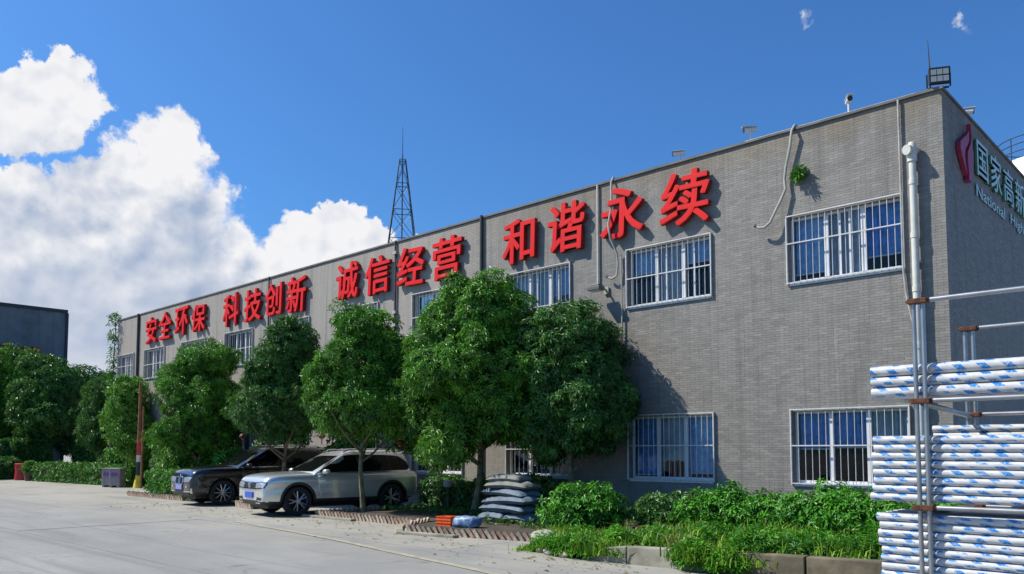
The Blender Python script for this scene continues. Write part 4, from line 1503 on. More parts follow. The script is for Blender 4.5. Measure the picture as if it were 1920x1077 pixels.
for (cx_, cy_, zb_, m_, rx_, hz_) in [(-1.75, -5.98, .10, 260, .34, .34), (-1.25, -5.98, .08, 240, .36, .26), (-4.05, -5.95, .08, 200, .34, .24), (-3.6, -6.0, .08, 160, .26, .26), (-4.7, -5.75, .03, 120, .24, .16)]:
    q = wrg.normal(0, 1, (m_, 3))
    q /= np.linalg.norm(q, axis=1, keepdims=True)
    q[:, 2] = np.abs(q[:, 2])
    CW.append(np.array([cx_, cy_, zb_]) + q * np.array([rx_, .16, hz_]) * wrg.uniform(.4, 1.05, (m_, 1)))
    AW.append(q * .6 + np.array([0, -.3, .7]) + wrg.normal(0, .3, (m_, 3)))
    LW.append(np.full(m_, .09))
    TW.append(np.full(m_, .05))
CW, AW, LW, TW = np.concatenate(CW), np.concatenate(AW), np.concatenate(LW), np.concatenate(TW)
V, F, T = leaves_mesh('weeds', 'weed_leaf', CW, AW, LW, wrg, 7, (35, 95), .30, .22)
T = np.clip(T + np.repeat(TW, 28), 0, 1)
o = link('weeds', quads_mesh('weeds', V, F, 'weed_leaf', T))
tag(o, kind='stuff')
# low ground cover in the shaded beds
n = 420
CCw = np.concatenate([np.stack([wrg.uniform(-13.2, -9.9, n), wrg.uniform(-2.6, -.4, n), np.full(n, .12)], 1), np.stack([wrg.uniform(-9.0, -5.4, n), wrg.uniform(-3.6, -.4, n), np.full(n, .12)], 1)])
V, F, T = leaves_mesh('ground_cover', 'leaf_deep', CCw + wrg.normal(0, .03, CCw.shape), np.array([[0, 0, 1.]]) + wrg.normal(0, .35, CCw.shape), np.full(len(CCw), .11), wrg, 6, (30, 90), .36, .2)
o = link('ground_cover', quads_mesh('ground_cover', V, F, 'leaf_deep', T))
tag(o, kind='stuff')

# leaves blown over the yard along the beds
frg = np.random.default_rng(77)
n = 420
fx = frg.uniform(-22, 1.5, n)
fy = np.where(fx < -6, -4.6 - np.abs(frg.normal(0, .8, n)) - np.where((fx > -9.7), 1.0, 0), -6.15 - np.abs(frg.normal(0, .7, n)))
fc = np.stack([fx, fy, np.full(n, .014)], 1)
V, F, T = leaves_mesh('fallen_leaves', 'dry_blade', fc, np.array([[0, 0, 1.]]) + frg.normal(0, .05, (n, 3)), frg.uniform(.05, .11, n), frg, 1, (84, 92), .42, .0)
V[:, 2] = np.clip(V[:, 2], .006, .03)
o = link('fallen_leaves', quads_mesh('fallen_leaves', V, F, 'dry_blade', T))
tag(o, kind='stuff')
o = MB().blob((0, 0, .13), (.24, .20, .17), 14, 9, .8, .10, 5).build('boulder', 'stone', loc=(-4.98, -5.35, 0), smooth=True)
tag(o, 'pale grey boulder at the left tip of the weedy bed', 'stone')
for i, (x, y, s, lab) in enumerate([(-4.30, -5.98, .10, 'small pale rubble stone in the grass right of the boulder'), (-3.95, -6.05, .085, 'small tan rubble stone at the foot of the weedy bed'), (-4.62, -5.85, .08, 'small brown rubble stone beside the boulder')]):
    o = MB().blob((0, 0, s * .5), (s * 1.2, s, s * .6), 10, 6, .9, .12, 20 + i).build('rubble_stone', ['stone', 'edge_brick_pale', 'edge_brick'][i], loc=(x, y, 0), smooth=True)
    tag(o, lab, 'stone')

# ------------------------------------------------------------------ sacks, crates
def sack_mesh(w, d, h, seed, m):
    """flat slumped bag: puckered edges, creased sides"""
    rn = random.Random(seed)
    ph = [rn.uniform(0, 6.28) for _ in range(8)]
    nx, ny = 26, 14
    vs_, fs = [], []
    for side in (1, -1):
        for i in range(nx + 1):
            for j in range(ny + 1):
                u, v_ = -1 + 2 * i / nx, -1 + 2 * j / ny
                e = (1 - abs(u) ** 7) * (1 - abs(v_) ** 5)
                x = u * w * (1 + .03 * math.sin(4 * v_ + ph[0]) + .015 * math.sin(11 * v_ + ph[1]))
                y = v_ * d * (1 + .04 * math.sin(3 * u + ph[2]) + .02 * math.sin(9 * u + ph[3]))
                z = side * h * e ** .42 * (1 + .10 * math.sin(5 * u + ph[4]) * math.cos(3 * v_ + ph[5]) + .05 * math.sin(13 * u + ph[6] + 5 * v_)) - .035 * u * u - .02 * abs(v_)
                vs_.append((x, y, z))
    n1 = (nx + 1) * (ny + 1)
    for sd_ in (0, 1):
        for i in range(nx):
            for j in range(ny):
                a = sd_ * n1 + i * (ny + 1) + j
                q = (a, a + ny + 1, a + ny + 2, a + 1)
                fs.append(q if sd_ == 0 else q[::-1])
    mb = MB()
    mb.add(vs_, fs)
    return mb.mesh('sack', m, smooth=True)


SK = [(-8.60, -2.75, .20, .40, .34, .11, 'bottom sack of the pile, left one', 'sack'), (-7.80, -2.70, .20, .42, .34, .11, 'bottom sack of the pile, right one', 'sack'),
      (-8.24, -2.72, .40, .74, .36, .10, 'second sack from the bottom, spanning the whole pile', 'sack'), (-8.16, -2.74, .58, .72, .36, .09, 'third sack from the bottom of the pile', 'sack'),
      (-8.24, -2.72, .75, .66, .34, .085, 'third sack from the top of the pile', 'sack'), (-8.20, -2.72, .91, .58, .33, .08, 'second sack from the top of the pile', 'sack_grey'),
      (-8.30, -2.72, 1.06, .44, .28, .08, 'topmost pale sack of the pile', 'sack_grey')]
for i, (x, y, z, rx, ry, rz_, lab, mt) in enumerate(SK):
    o = link('sack', sack_mesh(rx, ry, rz_, 80 + i, mt), None, (x, y, z))
    o.rotation_euler = (R(random.uniform(-2, 2)), R(random.uniform(-3, 3)), R(random.uniform(-7, 7)))
    tag(o, lab + ' beside the largest tree', 'sack', 'sacks piled in the bed')

cr = thing('crate', 'bright orange plastic crate on the brick edge of the bed', 'crate', (-8.60, -4.30, .075), R(12))
cb = MB()
w, d, h = .18, .14, .20
cb.box(-w, w, -d, d, 0, .02)
cb.box(-w, w, -d, -d + .015, .02, h)
cb.box(-w, w, d - .015, d, .02, h)
cb.box(-w, -w + .015, -d + .015, d - .015, .02, h)
cb.box(w - .015, w, -d + .015, d - .015, .02, h)
cb.build('shell', 'crate_orange', cr)
for z in (.06, .12, .185):
    rb = MB()
    rb.box(-w - .012, w + .012, -d - .012, -d - .001, z, z + .018)
    rb.box(w + .001, w + .012, -d - .001, d + .012, z, z + .018)
    rb.build('rib', 'crate_orange', cr)
o = MB().blob((0, 0, .11), (.30, .17, .12), 22, 9, .55, .08, 91).build('plastic_bag', 'crate_blue', loc=(-8.02, -4.28, .075), smooth=True)
o.rotation_euler = (0, 0, R(12))
tag(o, 'blue and white plastic bundle lying beside the orange crate', 'bundle')

# garden lamp by the bed
gl = thing('bollard_lamp', 'short dark garden lamp with a pale drum head beside the silver car', 'lamp', (-12.0, -1.2, .06))
MB().tube([(0, 0, 0), (0, 0, .62)], .05, 10).build('post', 'lamp_dark', gl, smooth=True)
MB().lathe([(.12, .62), (.14, .66), (.14, .74), (.11, .80), (0, .81)], 16).build('head', 'conduit_grey', gl, smooth=True)

# red lanterns hanging in the crowns
LN = [(-11.95, -2.9, 1.85, 'dark red lantern under the left skirt of the largest tree'), (-10.9, -2.6, 1.75, 'dark red lantern just left of the pale trunk of the largest tree'), (-9.25, -2.7, 1.80, 'dark red lantern right of the pale trunk of the largest tree'),
      (-15.0, -3.2, 2.05, 'dark red lantern over the roof of the silver car'), (-19.6, -3.1, 2.1, 'dark red lantern over the bonnet of the black car')]
for x, y, z, lab in LN:
    t = thing('lantern', lab, 'lantern', (x, y, z), 0, 'red lanterns under the trees')
    t.scale = (.75, .75, .75)
    MB().blob((0, 0, 0), (.13, .13, .105), 12, 8, 1.0).build('body', 'lantern_red', t, smooth=True)
    MB().lathe([(.06, .095), (.06, .125)], 10).build('cap', 'lantern_gold', t)
    MB().lathe([(.05, -.125), (.05, -.095)], 10).build('cap', 'lantern_gold', t)
    MB().tube([(0, 0, -.12), (0, 0, -.30)], .02, 6).build('tassel', 'lantern_red', t)
    MB().tube([(0, 0, .12), (0, 0, .75)], .004, 4).build('cord', 'dark_gap', t)

# ------------------------------------------------------------------ left kerbside objects
o = MB().lathe([(.36, 0), (.38, .05), (.34, .45), (.38, .86), (.40, .90), (.34, .93), (0, .93)], 20).build('bin', 'bin_red', loc=(-47.4, -1.6, 0), smooth=True)
tag(o, 'dull red round bin at the left end of the long hedge', 'bin')
pp = thing('potted_plant', 'potted green plant beside the red bin', 'potted plant', (-45.7, -1.7, 0))
MB().lathe([(.22, 0), (.30, .42), (.33, .44), (.33, .50), (.28, .50), (.27, .44), (0, .43)], 16).build('pot', 'terracotta', pp, smooth=True)
crown('foliage', 'leaf_bright', [(0, 0, .72, .30, .30, .28)], pp, 95, .16, .16, 7, 6)
for i, (x, y) in enumerate(((-34.62, -1.55), (-33.95, -1.48))):
    bn = thing('waste_bin', ['grey slotted waste bin with a purple patch, nearer the hedge end', 'grey slotted waste bin with a purple patch, nearer the banded pole'][i], 'bin', (x, y, 0), R(38), 'pair of grey waste bins')
    b = MB()
    b.prism([(-.25, -.22), (.25, -.22), (.25, .22), (-.25, .22)], .08, .80)
    b.build('body', 'bin_grey', bn, bevel=.02)
    MB().box(-.27, .27, -.24, .24, .80, .86).build('lid', 'bin_grey', bn, bevel=.02)
    for k in range(3):
        MB().box(-.19 + k * .15, -.10 + k * .15, -.232, -.2205, .16, .74).build('rib', 'bin_grey', bn)
    MB().box(-.16, .16, -.245, -.2335, .50, .66).build('patch', 'bin_purple', bn)
    for s in (-.18, .18):
        MB().box(s - .05, s + .05, -.2, .2, 0, .08).build('foot', 'bin_grey', bn)

pl = thing('banded_pole', 'leaning rusty pole with red, white, black and yellow bands at its foot', 'pole', (-32.85, -1.0, 0))
pl.rotation_euler = (R(1.0), R(2.2), 0)
MB().tube([(0, 0, 2.15), (0, 0, 4.7)], [.075, .055], 10).build('shaft', 'pole_rust', pl, smooth=True)
MB().tube([(0, 0, 1.45), (0, 0, 2.15)], .092, 10).build('band', 'band_red', pl)
MB().tube([(0, 0, 1.15), (0, 0, 1.45)], .094, 10).build('band', 'band_white', pl)
MB().tube([(0, 0, .55), (0, 0, 1.15)], .096, 10).build('band', 'band_black', pl)
MB().lathe([(.20, -.02), (.18, .12), (.12, .42), (.105, .55)], 10).build('foot', 'band_yellow', pl, smooth=True)
o = MB().tube([(0, 0, 0), (.03, 0, 1.5), (.05, 0, 3.6)], [.05, .045, .035], 8).build('timber_post', 'pole_rust', loc=(-32.15, -1.15, 0), smooth=True)
tag(o, 'orange-brown timber post right beside the banded pole', 'post')
yb = thing('notice_board', 'dull yellow board on legs at the far left edge', 'board', (-49.0, -3.6, 0), R(60))
MB().box(-.5, .5, -.03, .03, .95, 1.75).build('panel', 'yellow_board', yb)
for s in (-.4, .4):
    MB().box(s - .03, s + .03, .031, .08, 0, 1.7).build('leg', 'lamp_dark', yb)


# ------------------------------------------------------------------ cars
def arr_interp(x, tab, col):
    xs_ = [r[0] for r in tab]
    return float(np.interp(x, xs_, [r[col] for r in tab]))


def bvh_of(me):
    return BVHTree.FromPolygons([v.co.copy() for v in me.vertices], [list(p.vertices) for p in me.polygons])


def decal(bvh, poly, axis, sgn, off=.006, cuts=2, depth=.02):
    """patch with its own thickness that follows a body surface. axis 'x': poly in (y,z); 'y': poly in (x,z)"""
    bm = bmesh.new()
    to3 = (lambda a, b: Vector((0, a, b))) if axis == 'x' else (lambda a, b: Vector((a, 0, b)))
    vs_ = [bm.verts.new(to3(*p)) for p in poly]
    bm.faces.new(vs_)
    bmesh.ops.triangulate(bm, faces=bm.faces[:])
    bmesh.ops.subdivide_edges(bm, edges=bm.edges[:], cuts=cuts, use_grid_fill=True)
    d = Vector((-sgn, 0, 0)) if axis == 'x' else Vector((0, -sgn, 0))
    last = None
    for v in bm.verts:
        og = Vector((sgn * 4, v.co.y, v.co.z)) if axis == 'x' else Vector((v.co.x, sgn * 3, v.co.z))
        h, nrm, _, _ = bvh.ray_cast(og, d)
        if h is None:
            h, nrm, _, _ = bvh.find_nearest(og)
        v.co = h - d * off
    ed = [e for e in bm.edges if len(e.link_faces) == 1]
    r = bmesh.ops.extrude_edge_only(bm, edges=ed)
    for v in [g for g in r['geom'] if isinstance(g, bmesh.types.BMVert)]:
        v.co += d * depth
    bmesh.ops.recalc_face_normals(bm, faces=bm.faces[:])
    return bm


def decal_obj(name, bvh, poly, axis, sgn, m, parent, off=.006, cuts=2, depth=.02, smooth=True):
    bm = decal(bvh, poly, axis, sgn, off, cuts, depth)
    me = bpy.data.meshes.new(name)
    bm.to_mesh(me)
    bm.free()
    me.materials.append(MATS[m])
    if smooth:
        me.polygons.foreach_set('use_smooth', [True] * len(me.polygons))
        me.set_sharp_from_angle(angle=R(35))
    return link(name, me, parent)


def make_car(label, loc, heading, spec):
    t = thing('parked_car', label, 'car', loc, heading, 'cars parked nose out between the beds')
    k, hk, wk = spec['len'], spec['h'], spec['w']
    paint = spec['paint']
    X = lambda x: x * k
    Z = lambda z: z * hk
    tab = sorted([  # x, half width, z bottom, z shoulder, z centre top
        (-2.27, .74, .50, .94, .96), (-2.24, .86, .40, 1.07, 1.08), (-2.14, .91, .34, 1.11, 1.11), (-1.85, .925, .29, 1.10, 1.10), (-1.36, .93, .27, 1.085, 1.085), (-.9, .925, .26, 1.075, 1.075),
        (-.3, .925, .26, 1.065, 1.065), (.4, .925, .26, 1.06, 1.075), (1.15, .925, .26, 1.055, 1.14), (1.43, .925, .26, 1.05, 1.13), (1.85, .92, .26, 1.045, 1.11), (2.06, .905, .26, 1.025, 1.075), (2.19, .885, .27, .99, 1.03), (2.28, .84, .285, .92, .955), (2.335, .775, .30, .81, .83), (2.36, .69, .34, .66, .67)])
    rings = []
    for (x, w, zb, zs, zc) in tab:
        w = w * wk
        pts = [(0, zb), (.80 * w, zb), (.95 * w, zb + .05), (.98 * w, zb + .15), (w * .995, zb + (zs - zb) * .40), (w * .975, zb + (zs - zb) * .62), (w * 1.0, zb + (zs - zb) * .80), (w * .975, zb + (zs - zb) * .90), (w * .925, zs), (w * .80, zs + (zc - zs) * .45), (w * .45, zs + (zc - zs) * .85), (0, zc)]
        ring = [(X(x), y, Z(z)) for y, z in pts] + [(X(x), -y, Z(z)) for y, z in pts[-2:0:-1]]
        rings.append(ring)
    bm = bmesh.new()
    vv = [[bm.verts.new(p) for p in rg] for rg in rings]
    nr = len(vv[0])
    for a, b in zip(vv[:-1], vv[1:]):
        for i in range(nr):
            bm.faces.new((a[i], b[i], b[(i + 1) % nr], a[(i + 1) % nr]))
    bm.faces.new(vv[0])
    bm.faces.new(vv[-1][::-1])
    bmesh.ops.recalc_face_normals(bm, faces=bm.faces[:])
    me = bpy.data.meshes.new('body')
    bm.to_mesh(me)
    bm.free()
    ob = bpy.data.objects.new('body', me)
    C.objects.link(ob)
    sb = ob.modifiers.new('s', 'SUBSURF')
    sb.levels = 2
    AX = (X(1.43), X(-1.36))
    ar = spec['arch']
    cm = MB()
    for ax in AX:
        for s in (-1, 1):
            ys = sorted((s * .60 * wk, s * 1.2))
            cm.tube([(ax, ys[0], spec['wr']), (ax, ys[1], spec['wr'])], ar, 40)
    cu = cm.build('cutter', 'car_trim')
    bo = ob.modifiers.new('b', 'BOOLEAN')
    bo.operation = 'DIFFERENCE'
    bo.object = cu
    bo.solver = 'EXACT'
    d_ = bpy.context.evaluated_depsgraph_get()
    d_.update()
    bme = bpy.data.meshes.new_from_object(ob.evaluated_get(d_))
    bpy.data.objects.remove(ob)
    bpy.data.objects.remove(cu)
    bme.materials.clear()
    bme.materials.append(MATS[paint])
    bme.materials.append(MATS['car_trim'])
    mi = []
    for p in bme.polygons:
        c = p.center
        wellp = any(abs(math.hypot(c.x - ax, c.z - spec['wr']) - ar) < .012 for ax in AX) and abs(p.normal.y) < .4
        inner = abs(abs(c.y) - .60 * wk) < .01 and abs(p.normal.y) > .9
        low = c.z < Z(.39)
        mi.append(1 if (wellp or inner or low) else 0)
    bme.polygons.foreach_set('material_index', mi)
    bme.polygons.foreach_set('use_smooth', [True] * len(bme.polygons))
    bme.set_sharp_from_angle(angle=R(38))
    bme.name = 'body'
    link('body', bme, t)
    bv = bvh_of(bme)
    # greenhouse
    lev = [(.98, 1.26, -2.17, .865), (1.12, 1.10, -2.15, .855), (1.30, .76, -2.10, .80), (1.48, .42, -2.05, .735), (1.60, .18, -2.02, .675), (1.665, -.08, -1.95, .58), (1.69, -.50, -1.66, .38)]
    rg2 = []
    for (z, xf, xr, hw) in lev:
        hw *= wk
        ys = [0, .3, .6, .85, 1.0]
        fr = [(X(xf - .20 * (q ** 2.2)), q * hw, Z(z)) for q in ys]
        mid = [(X(xf - .20 + (xr + .16 - xf + .20) * s), hw * (1 + .012 * math.sin(math.pi * s)), Z(z)) for s in (.2, .4, .6, .8)]
        re = [(X(xr + .16 * (q ** 2.2)), q * hw, Z(z)) for q in ys[::-1]]
        half = fr + mid + re
        rg2.append(half + [(p[0], -p[1], p[2]) for p in half[-2:0:-1]])
    gmb = MB()
    n2 = len(rg2[0])
    gmb.add([p for rg in rg2 for p in rg], [(i * n2 + j, i * n2 + (j + 1) % n2, (i + 1) * n2 + (j + 1) % n2, (i + 1) * n2 + j) for i in range(len(rg2) - 1) for j in range(n2)] + [tuple(range((len(rg2) - 1) * n2, len(rg2) * n2))])
    go_ = gmb.build('roof', paint, t, smooth=True)
    gv = bvh_of(go_.data)
    for s in (1, -1):
        P = lambda pl_: [(X(a), Z(b)) for a, b in pl_]
        decal_obj('pillar_trim', gv, P([(.90, 1.095), (.83, 1.15), (.50, 1.375), (.20, 1.54), (-.08, 1.565), (-1.10, 1.562), (-1.40, 1.548), (-1.66, 1.52), (-1.88, 1.38), (-1.99, 1.25), (-1.91, 1.135)]), 'y', s, 'car_trim', t, .003, 4)
        decal_obj('side_window', gv, P([(.86, 1.10), (.80, 1.16), (.48, 1.36), (.19, 1.525), (-.08, 1.548), (-.30, 1.551), (-.34, 1.11)]), 'y', s, 'car_glass', t, .005, 3)
        decal_obj('side_window', gv, P([(-.40, 1.11), (-.36, 1.551), (-1.10, 1.547), (-1.28, 1.54), (-1.32, 1.12)]), 'y', s, 'car_glass', t, .005, 3)
        decal_obj('side_window', gv, P([(-1.38, 1.125), (-1.34, 1.535), (-1.63, 1.505), (-1.85, 1.37), (-1.96, 1.25), (-1.89, 1.15)]), 'y', s, 'car_glass', t, .005, 3)
        fm = decal_obj('window_trim', gv, P([(.92, 1.062), (.90, 1.085), (-1.86, 1.118), (-2.0, 1.20), (-2.02, 1.18), (-1.9, 1.095)]), 'y', s, spec['trim'], t, .012, 2)
        # doors: slightly proud skins with real gaps between them
        decal_obj('door', bv, [(X(.76), Z(.40)), (X(.86), Z(.72)), (X(.90), Z(.98)), (X(-.36), Z(1.0)), (X(-.36), Z(.40))], 'y', s, paint, t, .008, 4, .03)
        decal_obj('door', bv, [(X(-.385), Z(.40)), (X(-.385), Z(1.0)), (X(-1.30), Z(1.01)), (X(-1.28), Z(.86)), (X(-.98), Z(.62)), (X(-.90), Z(.40))], 'y', s, paint, t, .008, 4, .03)
        decal_obj('sill_cladding', bv, [(X(.98), Z(.29)), (X(.96), Z(.43)), (X(-.88), Z(.43)), (X(-.90), Z(.29))], 'y', s, 'car_trim', t, .012, 3, .03)
        for x in (-.22, -1.12):
            hd = decal_obj('door_handle', bv, [(X(x), Z(.90)), (X(x), Z(.93)), (X(x - .2), Z(.935)), (X(x - .2), Z(.905))], 'y', s, spec['handle'], t, .035, 1, .025)
        # arch mouldings
        for ax in AX:
            arcp = []
            for q in range(13):
                a = math.pi * (q / 12)
                arcp.append((ax + (ar + .06) * math.cos(a), spec['wr'] + (ar + .06) * math.sin(a)))
            arcp2 = [(ax + (ar + .004) * math.cos(math.pi * q / 12), spec['wr'] + (ar + .004) * math.sin(math.pi * q / 12)) for q in range(12, -1, -1)]
            decal_obj('arch_trim', bv, arcp + arcp2, 'y', s, spec['archmat'], t, .010, 1, .03)
        # mirror
        mb = MB().blob((X(.72), s * 1.02 * wk, Z(1.12)), (.085, .12, .07), 14, 9, .75)
        mr = mb.build('mirror', spec['mirror'], t, smooth=True)
        MB().tube([(X(.68), s * .86 * wk, Z(1.05)), (X(.70), s * .97 * wk, Z(1.07))], [.035, .025], 8).build('mirror_arm', 'car_trim', mr)
        # roof rail
        MB().tube([(X(.02), s * .60 * wk, Z(1.625)), (X(-.15), s * .585 * wk, Z(1.70)), (X(-1.0), s * .58 * wk, Z(1.72)), (X(-1.7), s * .57 * wk, Z(1.70)), (X(-1.85), s * .58 * wk, Z(1.655))], .017, 8).build('roof_rail', spec['trim'], t, smooth=True)
        # wheels
        for ax in AX:
            wh_ = bpy.data.objects.new('wheel', None)
            C.objects.link(wh_)
            wh_.parent = t
            wh_.location = (ax, s * .80 * wk, spec['wr'])
            wh_.rotation_euler = (0, 0, 0 if s > 0 else math.pi)
            r = spec['wr']
            MB().lathe([(r * .70, -.11), (r * .93, -.12), (r * .99, -.09), (r, -.04), (r, .04), (r * .99, .09), (r * .93, .12), (r * .72, .118), (r * .69, .09), (r * .66, -.10), (r * .70, -.11)], 32, axis='y', caps=False).build('tyre', 'tyre', wh_, smooth=True)
            rm = MB()
            rm.lathe([(r * .70, .113), (r * .715, .10), (r * .66, .07), (r * .655, .0)], 32, axis='y', caps=False)
            rm.lathe([(0, .095), (r * .16, .092), (r * .17, .05)], 16, axis='y', caps=False)
            nsp = spec['spokes']
            for q in range(nsp):
                for dq in ((-.10, .10) if spec['split'] else (0,)):
                    a0 = 2 * math.pi * q / nsp + dq * .4
                    a1 = 2 * math.pi * q / nsp + dq * 2.1
                    p0_, p1_ = (r * .12 * math.cos(a0), .080, r * .12 * math.sin(a0)), (r * .68 * math.cos(a1), .098, r * .68 * math.sin(a1))
                    rm.tube([p0_, p1_], [.022, .016], 5)
            rm.build('rim', 'rim_silver', wh_, smooth=True)
            MB().lathe([(r * .655, .0), (r * .655, .03), (0, .03)], 24, axis='y').build('brake_disc', 'dark_gap', wh_)
    # windscreen and rear glass
    q = [(-.70 * wk, Z(1.13)), (.70 * wk, Z(1.13)), (.60 * wk, Z(1.54)), (-.60 * wk, Z(1.54))]
    decal_obj('windscreen', gv, q, 'x', 1, 'car_glass', t, .006, 5)
    q = [(-.66 * wk, Z(1.17)), (.66 * wk, Z(1.17)), (.56 * wk, Z(1.52)), (-.56 * wk, Z(1.52))]
    decal_obj('rear_window', gv, q, 'x', -1, 'car_glass', t, .006, 4)
    MB().box(X(-2.14), X(-1.90), -.52 * wk, .52 * wk, Z(1.625), Z(1.655)).build('spoiler', paint, t, bevel=.01)
    decal_obj('cowl', bv, [(-.62 * wk, Z(1.005)), (.62 * wk, Z(1.005)), (.5 * wk, Z(.985)), (-.5 * wk, Z(.985))], 'x', 1, paint, t, .004, 2)
    MB().box(X(-2.1), X(2.1), -.58 * wk, .58 * wk, Z(.20), Z(.30)).build('underbody', 'car_trim', t)
    spec['front'](t, bv, X, Z, wk)
    # tail lamps
    for s in (1, -1):
        decal_obj('tail_light', bv, [(s * .50 * wk, Z(.84)), (s * .80 * wk, Z(.84)), (s * .82 * wk, Z(1.0)), (s * .55 * wk, Z(.98))], 'x', -1, 'sign_red_edge', t, .01, 3)
    return t


def front_silver(t, bv, X, Z, w):
    for s in (1, -1):
        decal_obj('headlight', bv, [(s * .38 * w, Z(.725)), (s * .78 * w, Z(.74)), (s * .83 * w, Z(.82)), (s * .82 * w, Z(.86)), (s * .60 * w, Z(.87)), (s * .38 * w, Z(.85))], 'x', 1, 'headlight', t, .012, 4)
        decal_obj('light_surround', bv, [(s * .36 * w, Z(.70)), (s * .80 * w, Z(.715)), (s * .85 * w, Z(.82)), (s * .84 * w, Z(.88)), (s * .60 * w, Z(.89)), (s * .36 * w, Z(.87))], 'x', 1, 'car_trim', t, .005, 4)
        decal_obj('fog_slot', bv, [(s * .44 * w, Z(.42)), (s * .70 * w, Z(.42)), (s * .72 * w, Z(.48)), (s * .48 * w, Z(.50))], 'x', 1, 'car_trim', t, .008, 2)
        decal_obj('fog_trim', bv, [(s * .42 * w, Z(.335)), (s * .66 * w, Z(.335)), (s * .66 * w, Z(.36)), (s * .42 * w, Z(.36))], 'x', 1, 'chrome', t, .012, 2)
    decal_obj('grille', bv, [(-.39 * w, Z(.70)), (.39 * w, Z(.70)), (.39 * w, Z(.87)), (-.39 * w, Z(.87))], 'x', 1, 'car_trim', t, .008, 3)
    for z in (.72, .775, .83):
        decal_obj('grille_bar', bv, [(-.38 * w, Z(z)), (.38 * w, Z(z)), (.38 * w, Z(z + .014)), (-.38 * w, Z(z + .014))], 'x', 1, 'chrome', t, .018, 3)
    decal_obj('lower_intake', bv, [(-.66 * w, Z(.27)), (.66 * w, Z(.27)), (.70 * w, Z(.37)), (.46 * w, Z(.41)), (-.46 * w, Z(.41)), (-.70 * w, Z(.37))], 'x', 1, 'car_trim', t, .008, 4)
    decal_obj('number_plate', bv, [(-.24, Z(.47)), (.24, Z(.47)), (.24, Z(.62)), (-.24, Z(.62))], 'x', 1, 'plate_blue', t, .03, 2, .025)
    ring = MB().tube([(0, .065 * math.cos(a), .065 * math.sin(a)) for a in [2 * math.pi * q / 20 for q in range(21)]], .009, 6)
    for pts in (((-.048, .040), (-.018, -.052), (0, .0), (.018, -.052), (.048, .040)), ((-.026, .056), (0, .004), (.026, .056))):
        ring.tube([(0, a, b) for a, b in pts], .007, 5)
    h, _, _, _ = bv.ray_cast(Vector((4, 0, Z(.79))), Vector((-1, 0, 0)))
    ring.build('emblem', 'chrome', t, smooth=True, loc=(h.x + .03, 0, Z(.79)))


def front_black(t, bv, X, Z, w):
    for s in (1, -1):
        decal_obj('headlight', bv, [(s * .34 * w, Z(.66)), (s * .72 * w, Z(.68)), (s * .80 * w, Z(.81)), (s * .62 * w, Z(.83)), (s * .34 * w, Z(.80))], 'x', 1, 'headlight', t, .012, 3)
        kd = [(s * .035, Z(.62)), (s * .25 * w, Z(.61)), (s * .30 * w, Z(.70)), (s * .27 * w, Z(.81)), (s * .05, Z(.82))]
        decal_obj('grille', bv, kd, 'x', 1, 'car_trim', t, .010, 3)
        ht = []
        for a, b in kd + kd[:1]:
            h, _, _, _ = bv.ray_cast(Vector((4, a, b)), Vector((-1, 0, 0)))
            ht.append((h.x + .022, a, b))
        MB().tube(ht, .014, 6).build('grille_ring', 'chrome', t, smooth=True)
        for q in range(5):
            y = s * (.07 + q * .038)
            decal_obj('grille_bar', bv, [(y, Z(.63)), (y + .008, Z(.63)), (y + .008, Z(.80)), (y, Z(.80))], 'x', 1, 'chrome', t, .018, 1)
        decal_obj('bumper_trim', bv, [(s * .36 * w, Z(.39)), (s * .76 * w, Z(.395)), (s * .76 * w, Z(.425)), (s * .36 * w, Z(.415))], 'x', 1, 'chrome', t, .016, 2)
        decal_obj('air_slot', bv, [(s * .76 * w, Z(.36)), (s * .80 * w, Z(.36)), (s * .81 * w, Z(.50)), (s * .78 * w, Z(.50))], 'x', 1, 'chrome', t, .016, 2)
        decal_obj('fog_lamp', bv, [(s * .50 * w, Z(.52)), (s * .58 * w, Z(.52)), (s * .58 * w, Z(.57)), (s * .50 * w, Z(.57))], 'x', 1, 'headlight', t, .014, 2)
    decal_obj('lower_intake', bv, [(-.34 * w, Z(.34)), (.34 * w, Z(.34)), (.30 * w, Z(.52)), (-.30 * w, Z(.52))], 'x', 1, 'car_trim', t, .008, 3)
    decal_obj('number_plate', bv, [(-.24, Z(.46)), (.24, Z(.46)), (.24, Z(.60)), (-.24, Z(.60))], 'x', 1, 'plate_pale', t, .03, 2, .025)
    h, _, _, _ = bv.ray_cast(Vector((4, 0, Z(.865))), Vector((-1, 0, 0)))
    if h is not None:
        e = MB()
        e.lathe([(.041, -.006), (.041, .006), (0, .008)], 20, axis='x', mi=0)
        for q in range(4):
            a0, a1 = q * math.pi / 2, (q + 1) * math.pi / 2
            arc = [(.0095, .028 * math.cos(a0 + (a1 - a0) * j / 5), .028 * math.sin(a0 + (a1 - a0) * j / 5)) for j in range(6)]
            e.add([(.0095, 0, 0)] + arc, [tuple(range(7))], 1 + q % 2)
        e.build('emblem', ['chrome', 'plate_blue', 'white_metal'], t, loc=(h.x + .01, 0, Z(.865)))


SILVER = dict(len=.98, h=.985, w=1.0, paint='paint_silver', wr=.372, arch=.428, trim='chrome', handle='paint_silver', archmat='car_trim', mirror='paint_silver', spokes=5, split=True, front=front_silver)
BLACK = dict(len=1.04, h=1.06, w=1.05, paint='paint_black', wr=.385, arch=.445, trim='chrome', handle='paint_black', archmat='paint_black', mirror='paint_black', spokes=10, split=False, front=front_black)
HEAD = R(-90 - 10)
make_car('silver-grey SUV with a blue number plate parked nose out', (-14.6, -3.1, 0), R(-97), SILVER)
make_car('black SUV with silver kidney grilles parked nose out behind the silver one', (-19.8, -2.45, 0), R(-95), BLACK)

